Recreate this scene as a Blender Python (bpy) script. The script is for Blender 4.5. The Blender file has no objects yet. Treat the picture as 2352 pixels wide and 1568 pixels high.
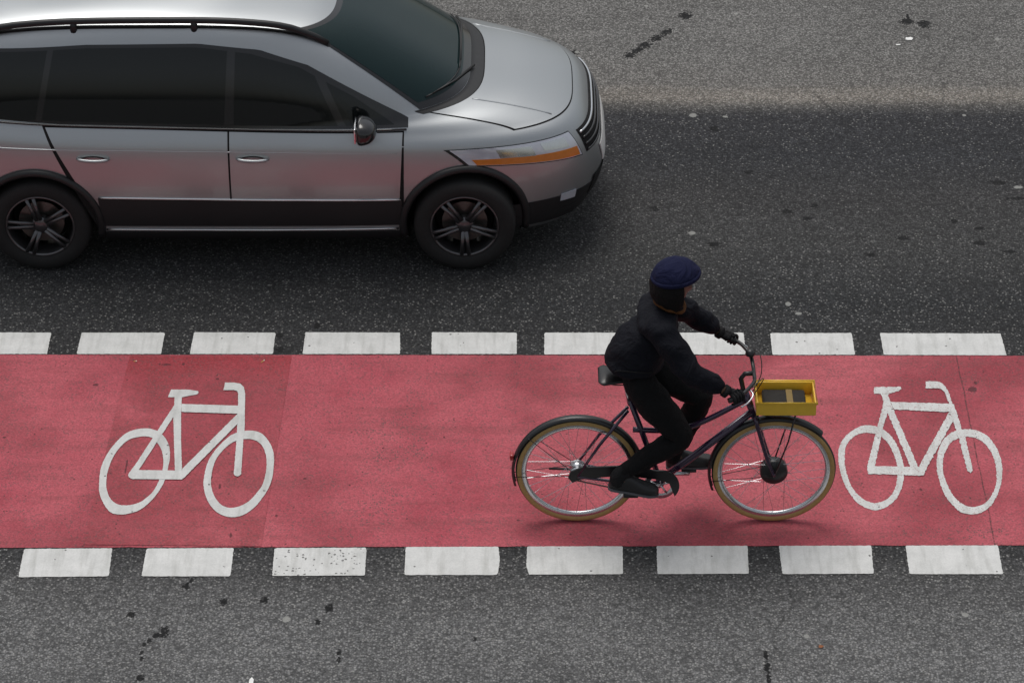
import bpy, bmesh, math, random
from mathutils import Vector, Matrix, noise
from mathutils.bvhtree import BVHTree
random.seed(7)
R = math.radians
C = bpy.context.scene.collection
SC = bpy.context.scene

# ------------------------------------------------------------------ camera, sky, sun, exposure
TH = R(33.5); FPX = 7100.0; DEP = 19.16
CH = DEP*math.sin(TH); CD = DEP*math.cos(TH)
cam = bpy.data.objects.new('camera', bpy.data.cameras.new('camera'))
C.objects.link(cam)
cam.location = (0, -CD, CH)
cam.rotation_euler = (R(90)-TH, 0, 0)
cam.data.sensor_width = 36; cam.data.lens = FPX/2352*36
cam.data.clip_start = 0.5; cam.data.clip_end = 3000
SC.camera = cam

SUN_EL, SUN_ROT = R(70), R(-20)          # sun high behind the car, seen through thin cloud
w = bpy.data.worlds.new('World'); SC.world = w; w.use_nodes = True
nt = w.node_tree; nt.nodes.clear()
sky = nt.nodes.new('ShaderNodeTexSky'); sky.sky_type = 'NISHITA'; sky.sun_disc = False
sky.sun_elevation = SUN_EL; sky.sun_rotation = SUN_ROT
sky.air_density = 1.5; sky.dust_density = 4.0; sky.ozone_density = 1.0
hs = nt.nodes.new('ShaderNodeHueSaturation'); hs.inputs['Saturation'].default_value = 0.34
bg = nt.nodes.new('ShaderNodeBackground'); bg.inputs['Strength'].default_value = 0.098
ow = nt.nodes.new('ShaderNodeOutputWorld')
nt.links.new(sky.outputs[0], hs.inputs['Color']); nt.links.new(hs.outputs[0], bg.inputs['Color'])
nt.links.new(bg.outputs[0], ow.inputs['Surface'])
sl = bpy.data.lights.new('sun', 'SUN'); sl.energy = 1.2; sl.angle = R(34); sl.color = (1, .97, .93)
so = bpy.data.objects.new('sun', sl); C.objects.link(so)
# light comes from the far side (+Y), a little from the left
sd = Vector((math.sin(SUN_ROT)*math.cos(SUN_EL), math.cos(SUN_ROT)*math.cos(SUN_EL), math.sin(SUN_EL)))
so.rotation_euler = sd.to_track_quat('Z', 'Y').to_euler()
so.location = sd*40
SC.view_settings.view_transform = 'Standard'; SC.view_settings.look = 'None'
SC.view_settings.exposure = 0.0; SC.view_settings.gamma = 1.0

def G(px, py, z=0.0):
    """photo position (2352 wide) -> point on the ground"""
    u = (px-1176)/FPX; v = (784-py)/FPX
    dy = math.cos(TH)+v*math.sin(TH); dz = -math.sin(TH)+v*math.cos(TH)
    t = (z-CH)/dz
    return Vector((t*u, t*dy-CD, z))

# ------------------------------------------------------------------ object helpers
def link(name, me, mat=None, parent=None, smooth=False):
    o = bpy.data.objects.new(name, me); C.objects.link(o)
    if mat is not None:
        for m in (mat if isinstance(mat, (list, tuple)) else [mat]): me.materials.append(m)
    if smooth:
        for p in me.polygons: p.use_smooth = True
    if parent: o.parent = parent
    return o
def fin(name, bm, mat, parent=None, smooth=False, normals=True):
    if normals: bmesh.ops.recalc_face_normals(bm, faces=bm.faces)
    me = bpy.data.meshes.new(name); bm.to_mesh(me); bm.free()
    return link(name, me, mat, parent, smooth)
def tag(o, label, cat, group=None):
    o['label'] = label; o['category'] = cat
    if group: o['group'] = group
    return o
def thing(name, label, cat, loc=(0, 0, 0), rz=0, group=None):
    o = bpy.data.objects.new(name, None); C.objects.link(o)
    o.location = loc; o.rotation_euler = (0, 0, rz); o.empty_display_size = .2
    return tag(o, label, cat, group)
def apply_mods(o):
    dg = bpy.context.evaluated_depsgraph_get()
    dg.update()
    me = bpy.data.meshes.new_from_object(o.evaluated_get(dg))
    o.modifiers.clear(); old = o.data; o.data = me; bpy.data.meshes.remove(old)
    return o

# shape helpers, all adding to a bmesh
def box(bm, c, s, bev=0.0, rot=None):
    r = bmesh.ops.create_cube(bm, size=1)
    vs = r['verts']
    for v in vs: v.co = Vector((v.co.x*s[0], v.co.y*s[1], v.co.z*s[2]))
    if bev > 0:
        es = list({e for v in vs for e in v.link_edges})
        rr = bmesh.ops.bevel(bm, geom=es, offset=bev, segments=3, affect='EDGES', profile=.5)
        vs = list({v for f in rr['faces'] for v in f.verts} | {v for v in vs if v.is_valid})
        # everything connected
        seen = set(vs); st = list(vs)
        while st:
            v = st.pop()
            for e in v.link_edges:
                o = e.other_vert(v)
                if o not in seen: seen.add(o); st.append(o)
        vs = list(seen)
    for v in vs:
        if rot is not None: v.co = rot @ v.co
        v.co += Vector(c)
    return vs
def frame_of(d):
    d = d.normalized()
    a = Vector((0, 0, 1)) if abs(d.z) < .9 else Vector((1, 0, 0))
    s = d.cross(a).normalized(); u = s.cross(d).normalized()
    return s, u
def tube(bm, pts, rad, n=12, closed=False, cap=True, flat=1.0):
    """sweep along pts, rad number or list; flat squashes in the second axis"""
    pts = [Vector(p) for p in pts]; m = len(pts)
    rads = rad if isinstance(rad, (list, tuple)) else [rad]*m
    rings = []; s = None
    for i, p in enumerate(pts):
        if closed: d = pts[(i+1) % m]-pts[i-1]
        else: d = pts[min(i+1, m-1)]-pts[max(i-1, 0)]
        d.normalize()
        if s is None: s, u = frame_of(d)
        else:
            s = (s-d*s.dot(d)).normalized(); u = s.cross(d).normalized()
        r = rads[i]
        rings.append([bm.verts.new(p+s*math.cos(2*math.pi*k/n)*r+u*math.sin(2*math.pi*k/n)*r*flat) for k in range(n)])
    for i in range(m if closed else m-1):
        a = rings[i]; b = rings[(i+1) % m]
        for k in range(n): bm.faces.new((a[k], a[(k+1) % n], b[(k+1) % n], b[k]))
    if cap and not closed:
        bm.faces.new(rings[0]); bm.faces.new(list(reversed(rings[-1])))
def lathe_y(bm, prof, c, n=64, a0=0.0, a1=2*math.pi):
    """revolve profile [(radius, y)] about the Y axis through c"""
    full = abs(a1-a0-2*math.pi) < 1e-6
    cnt = n if full else n+1
    rings = []
    for k in range(cnt):
        a = a0+(a1-a0)*k/n
        rings.append([bm.verts.new((c[0]+r*math.cos(a), c[1]+y, c[2]+r*math.sin(a))) for r, y in prof])
    for k in range(n):
        A = rings[k]; B = rings[(k+1) % cnt]
        for j in range(len(prof)-1):
            bm.faces.new((A[j], A[j+1], B[j+1], B[j]))
def spline(pts, n=8, closed=False):
    pts = [Vector(p) for p in pts]; m = len(pts); out = []
    rng = range(m) if closed else range(m-1)
    for i in rng:
        if closed: p0, p1, p2, p3 = pts[i-1], pts[i], pts[(i+1) % m], pts[(i+2) % m]
        else: p0, p1, p2, p3 = pts[max(i-1, 0)], pts[i], pts[i+1], pts[min(i+2, m-1)]
        for k in range(n):
            t = k/n
            out.append(0.5*((2*p1)+(p2-p0)*t+(2*p0-5*p1+4*p2-p3)*t*t+(3*p1-p0-3*p2+p3)*t**3))
    if not closed: out.append(pts[-1])
    return out

# ------------------------------------------------------------------ material helpers
class NT:
    def __init__(s, name):
        s.m = bpy.data.materials.new(name); s.m.use_nodes = True
        s.t = s.m.node_tree; s.b = s.t.nodes['Principled BSDF']; s.o = s.t.nodes['Material Output']
    def n(s, typ, **kw):
        nd = s.t.nodes.new(typ)
        for k, v in kw.items(): setattr(nd, k, v)
        return nd
    def l(s, a, b): s.t.links.new(a, b)
    def put(s, v, inp):
        if isinstance(v, bpy.types.NodeSocket): s.l(v, inp)
        else: inp.default_value = v
    def math(s, op, a, b=0.0, c=None, clamp=False):
        nd = s.n('ShaderNodeMath', operation=op, use_clamp=clamp); s.put(a, nd.inputs[0]); s.put(b, nd.inputs[1])
        if c is not None: s.put(c, nd.inputs[2])
        return nd.outputs[0]
    def vmath(s, op, a, b=(0, 0, 0)):
        nd = s.n('ShaderNodeVectorMath', operation=op); s.put(a, nd.inputs[0]); s.put(b, nd.inputs[1])
        return nd.outputs['Value'] if op in ('LENGTH', 'DOT_PRODUCT') else nd.outputs[0]
    def ramp(s, f, stops, interp='LINEAR'):
        nd = s.n('ShaderNodeValToRGB'); cr = nd.color_ramp; cr.interpolation = interp
        while len(cr.elements) < len(stops): cr.elements.new(0.5)
        for e, (p, c) in zip(cr.elements, stops):
            e.position = p; e.color = (c[0], c[1], c[2], 1) if isinstance(c, (tuple, list)) else (c, c, c, 1)
        s.l(f, nd.inputs[0]); return nd.outputs[0]
    def noise(s, vec, scale, det=3, rough=.55, dist=0):
        nd = s.n('ShaderNodeTexNoise'); s.l(vec, nd.inputs['Vector'])
        nd.inputs['Scale'].default_value = scale; nd.inputs['Detail'].default_value = det
        nd.inputs['Roughness'].default_value = rough; nd.inputs['Distortion'].default_value = dist
        return nd.outputs['Fac'], nd.outputs['Color']
    def vor(s, vec, scale, feature='F1'):
        nd = s.n('ShaderNodeTexVoronoi', feature=feature); s.l(vec, nd.inputs['Vector']); nd.inputs['Scale'].default_value = scale
        return nd
    def mix(s, f, a, b, typ='MIX'):
        nd = s.n('ShaderNodeMix', data_type='RGBA', blend_type=typ); s.put(f, nd.inputs[0])
        for v, i in ((a, 6), (b, 7)):
            if isinstance(v, (tuple, list)) and len(v) == 3: v = (*v, 1)
            s.put(v, nd.inputs[i])
        return nd.outputs[2]
    def pos(s):
        return s.n('ShaderNodeNewGeometry').outputs['Position']
    def bump(s, h, strength, dist):
        nd = s.n('ShaderNodeBump'); s.l(h, nd.inputs['Height']); nd.inputs['Strength'].default_value = strength
        nd.inputs['Distance'].default_value = dist; s.l(nd.outputs[0], s.b.inputs['Normal'])
    def spots(s, vec, lst, jit=None):
        """mask of flat blots at given places [(x, y, rx, ry, angle)]"""
        acc = None
        for x, y, rx, ry, a in lst:
            d = s.vmath('SUBTRACT', vec, (x, y, 0))
            if a:
                rt = s.n('ShaderNodeVectorRotate', rotation_type='Z_AXIS'); s.l(d, rt.inputs['Vector']); rt.inputs['Angle'].default_value = -a
                d = rt.outputs[0]
            d = s.vmath('MULTIPLY', d, (1/rx, 1/ry, 0))
            L = s.vmath('LENGTH', d)
            acc = L if acc is None else s.math('MINIMUM', acc, L)
        if jit is not None: acc = s.math('ADD', acc, jit)
        nd = s.n('ShaderNodeMapRange', interpolation_type='SMOOTHSTEP'); s.l(acc, nd.inputs[0])
        nd.inputs[1].default_value = 1.25; nd.inputs[2].default_value = 1.0; nd.inputs[3].default_value = 0; nd.inputs[4].default_value = 1
        return nd.outputs[0]

def simple(name, col, rough=.5, metal=0.0, coat=0.0, nz=0.06, nsc=40, bump=0.0, spec=.5, crough=.05, sheen=0):
    m = NT(name); tc = m.n('ShaderNodeTexCoord').outputs['Object']
    f, _ = m.noise(tc, nsc, 4)
    c = m.mix(f, tuple(x*(1-nz*2) for x in col), tuple(min(1, x*(1+nz*2)) for x in col))
    m.l(c, m.b.inputs['Base Color'])
    f2, _ = m.noise(tc, nsc*.3, 3)
    m.l(m.math('ADD', m.math('MULTIPLY', f2, .15), rough-.075), m.b.inputs['Roughness'])
    m.b.inputs['Metallic'].default_value = metal; m.b.inputs['Coat Weight'].default_value = coat
    m.b.inputs['Coat Roughness'].default_value = crough; m.b.inputs['Specular IOR Level'].default_value = spec
    if sheen: m.b.inputs['Sheen Weight'].default_value = sheen
    if bump: m.bump(f, bump, .002)
    return m.m

def dsp(px, py, rx, ry, a=0.0):
    """blot given in photo pixels -> world ellipse"""
    p = G(px, py); sx = (G(px+1, py)-p).x; sy = abs((G(px, py+1)-p).y)
    return (p.x, p.y, rx*sx, ry*sy, a)
def streak(p0, p1, n, rx, ry):
    a = G(*p0); b = G(*p1); an = math.atan2(b.y-a.y, b.x-a.x); out = []
    for i in range(n):
        t = (i+.5)/n
        q = (p0[0]+(p1[0]-p0[0])*t, p0[1]+(p1[1]-p0[1])*t)
        x, y, r1, r2, _ = dsp(q[0], q[1], rx, ry)
        L = (b-a).length/n*.5
        out.append((x, y, L*random.uniform(.75, 1.05), r1*random.uniform(.7, 1.2), an))
    return out

# --- asphalt -----------------------------------------------------------------
def make_asphalt():
    m = NT('asphalt'); P = m.pos()
    sep = m.n('ShaderNodeSeparateXYZ'); m.l(P, sep.inputs[0]); X, Y = sep.outputs[0], sep.outputs[1]
    lf, _ = m.noise(P, .9, 4, .6)          # slow patches
    lf2, _ = m.noise(P, 5.0, 4, .6)
    st = m.n('ShaderNodeMapping'); m.l(P, st.inputs['Vector']); st.inputs['Scale'].default_value = (.35, 2.4, 1)
    lanes, _ = m.noise(st.outputs[0], 1.6, 5, .6)   # wear drawn out along the lane
    yw = m.math('ADD', Y, m.math('ADD', m.math('MULTIPLY', m.math('SUBTRACT', lf, .5), .20), m.math('MULTIPLY', m.math('SUBTRACT', lf2, .5), .10)))
    # base tone changes in bands along Y: pale, dark, mid grey
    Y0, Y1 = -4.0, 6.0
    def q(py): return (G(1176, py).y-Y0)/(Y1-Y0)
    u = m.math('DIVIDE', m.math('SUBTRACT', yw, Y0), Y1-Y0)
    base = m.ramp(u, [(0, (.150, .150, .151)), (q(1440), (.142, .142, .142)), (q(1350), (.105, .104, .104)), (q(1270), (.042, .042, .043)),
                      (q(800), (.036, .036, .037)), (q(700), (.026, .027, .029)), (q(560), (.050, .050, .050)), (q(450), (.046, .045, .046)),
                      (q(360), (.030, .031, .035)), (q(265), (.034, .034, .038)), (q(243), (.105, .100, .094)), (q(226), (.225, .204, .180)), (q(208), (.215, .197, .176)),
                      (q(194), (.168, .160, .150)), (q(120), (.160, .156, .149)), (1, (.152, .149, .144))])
    sparse = m.ramp(u, [(0, .52), (q(1440), .50), (q(1270), .34), (q(800), .30), (q(640), .30), (q(520), .16), (q(360), .20), (q(262), .24), (q(228), .42), (q(205), .5), (1, .56)])
    # grain: stones in binder
    v1 = m.vor(P, 74); v2 = m.vor(P, 165); v3 = m.vor(P, 66)
    def rnd(v, ch=0):
        s = m.n('ShaderNodeSeparateColor'); m.l(v.outputs['Color'], s.inputs[0]); return s.outputs[ch]
    g1 = m.math('SUBTRACT', 1.0, m.math('MULTIPLY', v1.outputs['Distance'], 1.15), clamp=True)
    stone = m.math('MULTIPLY', rnd(v1), g1)
    tone = m.math('ADD', .50, m.math('MULTIPLY', stone, 1.5))          # around 1
    tone = m.math('MULTIPLY', tone, m.math('ADD', .62, m.math('MULTIPLY', rnd(v2), .76)))
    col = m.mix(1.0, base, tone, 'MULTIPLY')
    wear = m.math('ADD', .46, m.math('ADD', m.math('MULTIPLY', lanes, .62), m.math('MULTIPLY', m.noise(P, .75, 3, .5)[0], .48)))
    col = m.mix(1.0, col, wear, 'MULTIPLY')
    mf, _ = m.noise(P, 14, 3)
    col = m.mix(1.0, col, m.math('ADD', .82, m.math('MULTIPLY', mf, .36)), 'MULTIPLY')
    # bright worn stone faces
    th = m.math('SUBTRACT', 1.0, m.math('MULTIPLY', sparse, m.math('ADD', .22, m.math('MULTIPLY', lf2, .75))))
    pick = m.math('MULTIPLY', m.math('SUBTRACT', rnd(v3, 1), th), 14.0, clamp=True)
    pick = m.math('MULTIPLY', pick, m.math('SUBTRACT', 1.0, m.math('MULTIPLY', v3.outputs['Distance'], 2.1), clamp=True))
    stc = m.mix(rnd(v3, 2), (.17, .165, .155), (.36, .35, .33))
    col = m.mix(m.math('MULTIPLY', pick, .75), col, stc)
    th2 = m.math('SUBTRACT', 1.0, m.math('MULTIPLY', sparse, .26))
    pick2 = m.math('MULTIPLY', m.math('SUBTRACT', rnd(v1, 2), th2), 20.0, clamp=True)
    pick2 = m.math('MULTIPLY', pick2, m.math('SUBTRACT', 1.0, m.math('MULTIPLY', v1.outputs['Distance'], 1.7), clamp=True))
    col = m.mix(m.math('MULTIPLY', pick2, .9), col, (.33, .325, .31))
    # blots
    jit0, _ = m.noise(P, 42, 4, .75); jit = m.math('ADD', m.math('MULTIPLY', m.math('SUBTRACT', jit0, .5), 3.2), m.math('MULTIPLY', m.math('SUBTRACT', rnd(v1), .5), .5))
    S = []
    S += streak((1437, 133), (1492, 98), 3, 9, 8); S += streak((1495, 95), (1543, 68), 2, 7, 7)
    for a in [(1575, 36, 11, 5), (2083, 50, 12, 4), (2085, 41, 3, 5), (2122, 56, 12, 5), (1640, 297, 9, 4), (1718, 395, 10, 3), (1505, 480, 7, 4),
              (1640, 561, 12, 3), (1807, 486, 11, 3), (1872, 473, 7, 3), (1857, 502, 10, 2), (2077, 547, 12, 3), (2293, 419, 16, 3), (2335, 456, 18, 2),
              (2250, 525, 10, 2), (2191, 508, 6, 3), (2252, 558, 13, 3), (1997, 586, 9, 3), (2320, 578, 12, 2), (1322, 120, 6, 3)]: S.append(dsp(*a))
    S = [(a, b, c*1.15, d*1.5, e) for a, b, c, d, e in S]
    m1 = m.spots(P, S, jit)
    S2 = []
    for a in [(300, 1411, 8, 8), (378, 1449, 9, 12), (366, 1459, 12, 5), (343, 1470, 6, 5), (331, 1480, 4, 4), (325, 1498, 4, 6), (325, 1512, 4, 5), (320, 1557, 8, 7),
              (440, 1332, 5, 6), (428, 1345, 8, 7), (515, 1380, 8, 7), (607, 1378, 9, 7), (755, 1396, 8, 9), (730, 1429, 6, 6), (643, 770, 8, 6), (643, 802, 9, 6),
              (730, 748, 7, 6), (778, 1498, 5, 6), (778, 1514, 4, 5), (1091, 1467, 4, 4)]: S2.append(dsp(*a))
    S2 += streak((1757, 1490), (1768, 1572), 3, 6, 6)
    m2 = m.spots(P, S2, jit)
    blot = m.math('MULTIPLY', m.math('MAXIMUM', m1, m2), m.math('SUBTRACT', 1.0, m.math('MULTIPLY', pick2, .3)))
    col = m.mix(m.math('MULTIPLY', blot, .97), col, (.0055, .0055, .006))
    fl = m.spots(P, streak((1868, 212), (1965, 305), 1, 5, 5)+streak((2085, 398), (2245, 495), 1, 4, 4)+streak((1925, 225), (1960, 262), 1, 3, 3), m.math('MULTIPLY', jit, .5))
    col = m.mix(m.math('MULTIPLY', fl, .38), col, (.012, .012, .013))
    # chewing gum, pale
    W = [dsp(*a) for a in [(658, 1421, 8, 6), (1852, 1460, 6, 4), (2217, 1411, 7, 4), (1590, 535, 7, 3.5), (1666, 268, 5, 2), (2338, 430, 9, 3), (1810, 698, 6, 4),
                           (1834, 720, 7, 3), (1325, 120, 4, 3), (1895, 16, 4, 2), (2214, 265, 4, 2), (1484, 14, 4, 2), (1690, 32, 4, 2), (2290, 90, 5, 3), (1592, 265, 8, 4)]]
    col = m.mix(m.math('MULTIPLY', m.spots(P, W, m.math('MULTIPLY', jit, .4)), .72), col, (.33, .33, .31))
    # hairline cracks of the older road
    ck = m.n('ShaderNodeTexVoronoi', feature='DISTANCE_TO_EDGE'); 
    _, nc = m.noise(P, 2.2, 4)
    pv = m.vmath('ADD', P, m.vmath('MULTIPLY', nc, (.5, .5, 0))); m.l(pv, ck.inputs['Vector']); ck.inputs['Scale'].default_value = .32
    crack = m.math('LESS_THAN', ck.outputs['Distance'], .0022)
    col = m.mix(m.math('MULTIPLY', crack, m.math('MULTIPLY', lf, .7)), col, (.02, .02, .02))
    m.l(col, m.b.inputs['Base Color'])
    m.l(m.math('SUBTRACT', .92, m.math('MULTIPLY', stone, .35)), m.b.inputs['Roughness'])
    m.b.inputs['Specular IOR Level'].default_value = .35
    h = m.math('ADD', m.math('MULTIPLY', g1, rnd(v1)), m.math('MULTIPLY', m.math('SUBTRACT', 1.0, v2.outputs['Distance']), .35))
    m.bump(h, .65, .006)
    return m.m

def make_red(name, dark=0.0):
    m = NT(name); P = m.pos()
    lf, _ = m.noise(P, .8, 4, .6); mf, _ = m.noise(P, 4.5, 5, .65); hf, _ = m.noise(P, 60, 3, .6)
    base = m.mix(m.ramp(mf, [(.3, 0), (.7, 1)]), (.335, .055, .074), (.440, .082, .108))
    base = m.mix(m.ramp(lf, [(.35, 0), (.6, .9)]), base, (.475, .108, .130))
    lf2, _ = m.noise(P, 1.1, 3, .5)
    base = m.mix(m.ramp(lf2, [(.48, 0), (.64, .75)]), base, (.250, .040, .052))
    if dark:
        base = m.mix(m.ramp(mf, [(.35, .1), (.64, .9)]), base, (.285, .053, .063))
        tp = m.n('ShaderNodeSeparateXYZ'); m.l(P, tp.inputs[0])
        e = m.n('ShaderNodeMapRange'); m.l(tp.outputs[1], e.inputs[0]); e.inputs[1].default_value = G(0, 900).y; e.inputs[2].default_value = G(0, 818).y
        base = m.mix(m.math('MULTIPLY', e.outputs[0], .75), base, (.29, .028, .036))
    # scuffs along and across the lane
    mp = m.n('ShaderNodeMapping'); m.l(P, mp.inputs['Vector']); mp.inputs['Rotation'].default_value = (0, 0, .5); mp.inputs['Scale'].default_value = (.6, 5, 1)
    sc, _ = m.noise(mp.outputs[0], 1.5, 5, .7)
    base = m.mix(m.math('MULTIPLY', m.ramp(sc, [(.5, 0), (.70, 1)]), .6), base, (.235, .062, .068))
    # paint film is thin: dark aggregate shows through as fine specks
    v = m.vor(P, 120); s = m.n('ShaderNodeSeparateColor'); m.l(v.outputs['Color'], s.inputs[0])
    vv = m.vor(P, 55); s2 = m.n('ShaderNodeSeparateColor'); m.l(vv.outputs['Color'], s2.inputs[0])
    g = m.math('ADD', .82, m.math('MULTIPLY', s.outputs[0], .36))
    col = m.mix(1.0, base, g, 'MULTIPLY')
    thr = m.math('ADD', .80, m.math('MULTIPLY', m.math('SUBTRACT', mf, .5), -.55))
    pk = m.math('MULTIPLY', m.math('SUBTRACT', s.outputs[1], thr), 6, clamp=True)
    col = m.mix(m.math('MULTIPLY', pk, .55), col, (.115, .075, .075))
    pkr = m.math('MULTIPLY', m.math('GREATER_THAN', s.outputs[2], .88), .3)
    col = m.mix(pkr, col, (.50, .085, .105))
    pk2 = m.math('MULTIPLY', m.math('GREATER_THAN', s2.outputs[1], .985), m.math('LESS_THAN', vv.outputs['Distance'], .32))
    col = m.mix(m.math('MULTIPLY', pk2, .7), col, (.035, .025, .025))
    jit0, _ = m.noise(P, 45, 3); jit = m.math('MULTIPLY', m.math('SUBTRACT', jit0, .5), 1.8)
    L = [dsp(*a) for a in [(382, 839, 15, 3), (421, 838, 5, 3), (220, 885, 9, 4), (290, 1075, 3, 25), (367, 838, 4, 3), (568, 1008, 7, 3), (505, 1118, 4, 8), (485, 1098, 6, 5), (803, 1115, 4, 3),
                           (880, 1030, 4, 3), (1885, 1120, 5, 4), (2233, 895, 14, 10), (2240, 880, 6, 5), (2115, 1125, 5, 5), (700, 1100, 5, 3), (10, 1005, 7, 3), (530, 1230, 4, 10),
                           (635, 1185, 5, 4), (1310, 1228, 4, 3), (1020, 1005, 4, 3), (1190, 1195, 5, 3), (500, 872, 5, 3), (548, 1040, 4, 3)]]
    L = [(a, b, c*.62, d*.62, e) for a, b, c, d, e in L]
    mk = m.spots(P, L, jit)
    col = m.mix(m.math('MULTIPLY', mk, .8), col, (.075, .022, .026))
    CL = [dsp(*a) for a in [(2190, 1222, 110, 16), (2235, 890, 26, 24), (905, 1020, 70, 55), (880, 1160, 60, 40)]]
    lj, _ = m.noise(P, 9, 3)
    cl = m.spots(P, CL, m.math('MULTIPLY', m.math('SUBTRACT', lj, .5), 2.0))
    v4 = m.vor(P, 85); s4 = m.n('ShaderNodeSeparateColor'); m.l(v4.outputs['Color'], s4.inputs[0])
    pk4 = m.math('MULTIPLY', m.math('MULTIPLY', cl, m.math('GREATER_THAN', s4.outputs[0], .84)), m.math('LESS_THAN', v4.outputs['Distance'], .45))
    col = m.mix(m.math('MULTIPLY', pk4, .75), col, (.085, .075, .07))
    # joint in the coating near the right symbol
    a = G(2199, 830); b = G(2285, 1250); d = (b-a).normalized(); nrm = Vector((-d.y, d.x, 0))
    wb, _ = m.noise(P, 3, 3)
    dist = m.math('ABSOLUTE', m.math('ADD', m.vmath('DOT_PRODUCT', m.vmath('SUBTRACT', P, tuple(a)), tuple(nrm)), m.math('MULTIPLY', m.math('SUBTRACT', wb, .5), .03)))
    line = m.math('MULTIPLY', m.math('LESS_THAN', dist, .0042), m.ramp(hf, [(.3, 0), (.55, 1)]))
    col = m.mix(m.math('MULTIPLY', line, .75), col, (.05, .03, .03))
    m.l(col, m.b.inputs['Base Color']); m.b.inputs['Roughness'].default_value = .78; m.b.inputs['Specular IOR Level'].default_value = .3
    m.bump(m.math('MULTIPLY', m.math('SUBTRACT', 1.0, v.outputs['Distance']), s.outputs[0]), .35, .003)
    return m.m

def make_white(name, wear=.0, grain=0.0, base=.68):
    """road paint; wear = share of dark pits, grain = rough sprayed look"""
    m = NT(name); P = m.pos()
    oi = m.n('ShaderNodeObjectInfo').outputs['Random']
    off = m.vmath('ADD', P, m.vmath('MULTIPLY', m.n('ShaderNodeCombineXYZ').outputs[0], (0, 0, 0)))
    f, _ = m.noise(P, 8, 5, .65)
    mp = m.n('ShaderNodeMapping'); m.l(P, mp.inputs['Vector']); mp.inputs['Scale'].default_value = (22, 2.5, 1)
    st, _ = m.noise(mp.outputs[0], 1.0, 4, .6)
    c = m.mix(m.ramp(f, [(.35, 0), (.7, 1)]), (base, base*1.0, base*.975), (base*.83, base*.835, base*.81))
    c = m.mix(m.math('MULTIPLY', m.ramp(st, [(.48, 0), (.72, 1)]), .5), c, (.36, .36, .335))
    v = m.vor(m.vmath('ADD', P, m.vmath('MULTIPLY', m.noise(P, 60, 2)[1], (.02, .02, 0))), 62); s = m.n('ShaderNodeSeparateColor'); m.l(v.outputs['Color'], s.inputs[0])
    v2 = m.vor(P, 150); s2 = m.n('ShaderNodeSeparateColor'); m.l(v2.outputs['Color'], s2.inputs[0])
    c = m.mix(1.0, c, m.math('ADD', .93, m.math('MULTIPLY', s2.outputs[0], .1)), 'MULTIPLY')
    pit = m.math('MULTIPLY', m.math('GREATER_THAN', s.outputs[0], m.math('SUBTRACT', .994-wear*.3, m.math('MULTIPLY', m.math('SUBTRACT', f, .45), wear*1.6))), m.math('LESS_THAN', v.outputs['Distance'], .42))
    c = m.mix(m.math('MULTIPLY', pit, .85), c, (.06, .058, .055))
    if grain:
        gp = m.math('GREATER_THAN', s2.outputs[1], 1-grain)
        c = m.mix(m.math('MULTIPLY', gp, .6), c, (.38, .22, .22))
    m.l(c, m.b.inputs['Base Color']); m.b.inputs['Roughness'].default_value = .65
    m.bump(v2.outputs['Distance'], .25, .002)
    return m.m

M_asph = make_asphalt()
M_red = make_red('red_coating'); M_red2 = make_red('red_coating_darker', 1.0)
M_white = make_white('white_road_paint'); M_white_pit = make_white('pitted_white_road_paint', .34)
M_white_spray = make_white('sprayed_white_paint', .012, .10, .66); M_white_sym = make_white('symbol_white_paint', .006, .0, .64)

# ------------------------------------------------------------------ ground sheets
def sheet(name, x0, x1, y0, y1, z, mat, nx=1):
    bm = bmesh.new()
    for i in range(nx):
        a = x0+(x1-x0)*i/nx; b = x0+(x1-x0)*(i+1)/nx
        bm.faces.new([bm.verts.new(p) for p in ((a, y0, z), (b, y0, z), (b, y1, z), (a, y1, z))])
    bmesh.ops.remove_doubles(bm, verts=bm.verts, dist=1e-5)
    o = fin(name, bm, mat, normals=False); o['kind'] = 'structure'; return o
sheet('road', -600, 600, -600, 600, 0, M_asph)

def jag_poly(bm, pts, z, step=.012, jit=.0018, closed=True, corner=True):
    """ragged edged flat polygon with a hair of thickness"""
    out = []; n = len(pts)
    for i in range(n):
        a = Vector((pts[i][0], pts[i][1], 0)); b = Vector((pts[(i+1) % n][0], pts[(i+1) % n][1], 0))
        L = (b-a).length; k = max(1, int(L/step)); d = (b-a)/max(L, 1e-6); nn = Vector((-d.y, d.x, 0))
        for j in range(k):
            p = a+(b-a)*j/k
            jj = (noise.noise(p*60)*1.0+noise.noise(p*170)*.8)*jit*1.6
            out.append(p+nn*jj)
    vs = [bm.verts.new((p.x, p.y, z)) for p in out]
    try: f = bm.faces.new(vs)
    except Exception: return
    if f.normal.z < 0: f.normal_flip()
    f.normal_update()
    if f.normal.z < 0: f.normal_flip()
    bmesh.ops.triangulate(bm, faces=[f], ngon_method='EAR_CLIP')

# red cycle lane
bm = bmesh.new()
tl, tr = G(0, 815.5), G(2352, 818); bl, br = G(0, 1258.5), G(2352, 1252.5)
def lin(a, b, x): return a.y+(b.y-a.y)*(x-a.x)/(b.x-a.x)
xs = [-60, -20, -8]+[-4+i*.012 for i in range(667)]+[8, 20, 60]
top = []; bot = []
for x in xs:
    xx = max(-5, min(5, x))
    top.append(bm.verts.new((x, lin(tl, tr, xx)+.0035*noise.noise(Vector((x*14, 0, 0)))+.002*noise.noise(Vector((x*60, 0, 3))), .004)))
    bot.append(bm.verts.new((x, lin(bl, br, xx)+.006*noise.noise(Vector((x*9, 5, 0)))+.003*noise.noise(Vector((x*60, 0, 9))), .004)))
for i in range(len(xs)-1): bm.faces.new((bot[i], bot[i+1], top[i+1], top[i]))
o = fin('cycle_lane', bm, M_red, normals=False); o['kind'] = 'structure'
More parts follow.
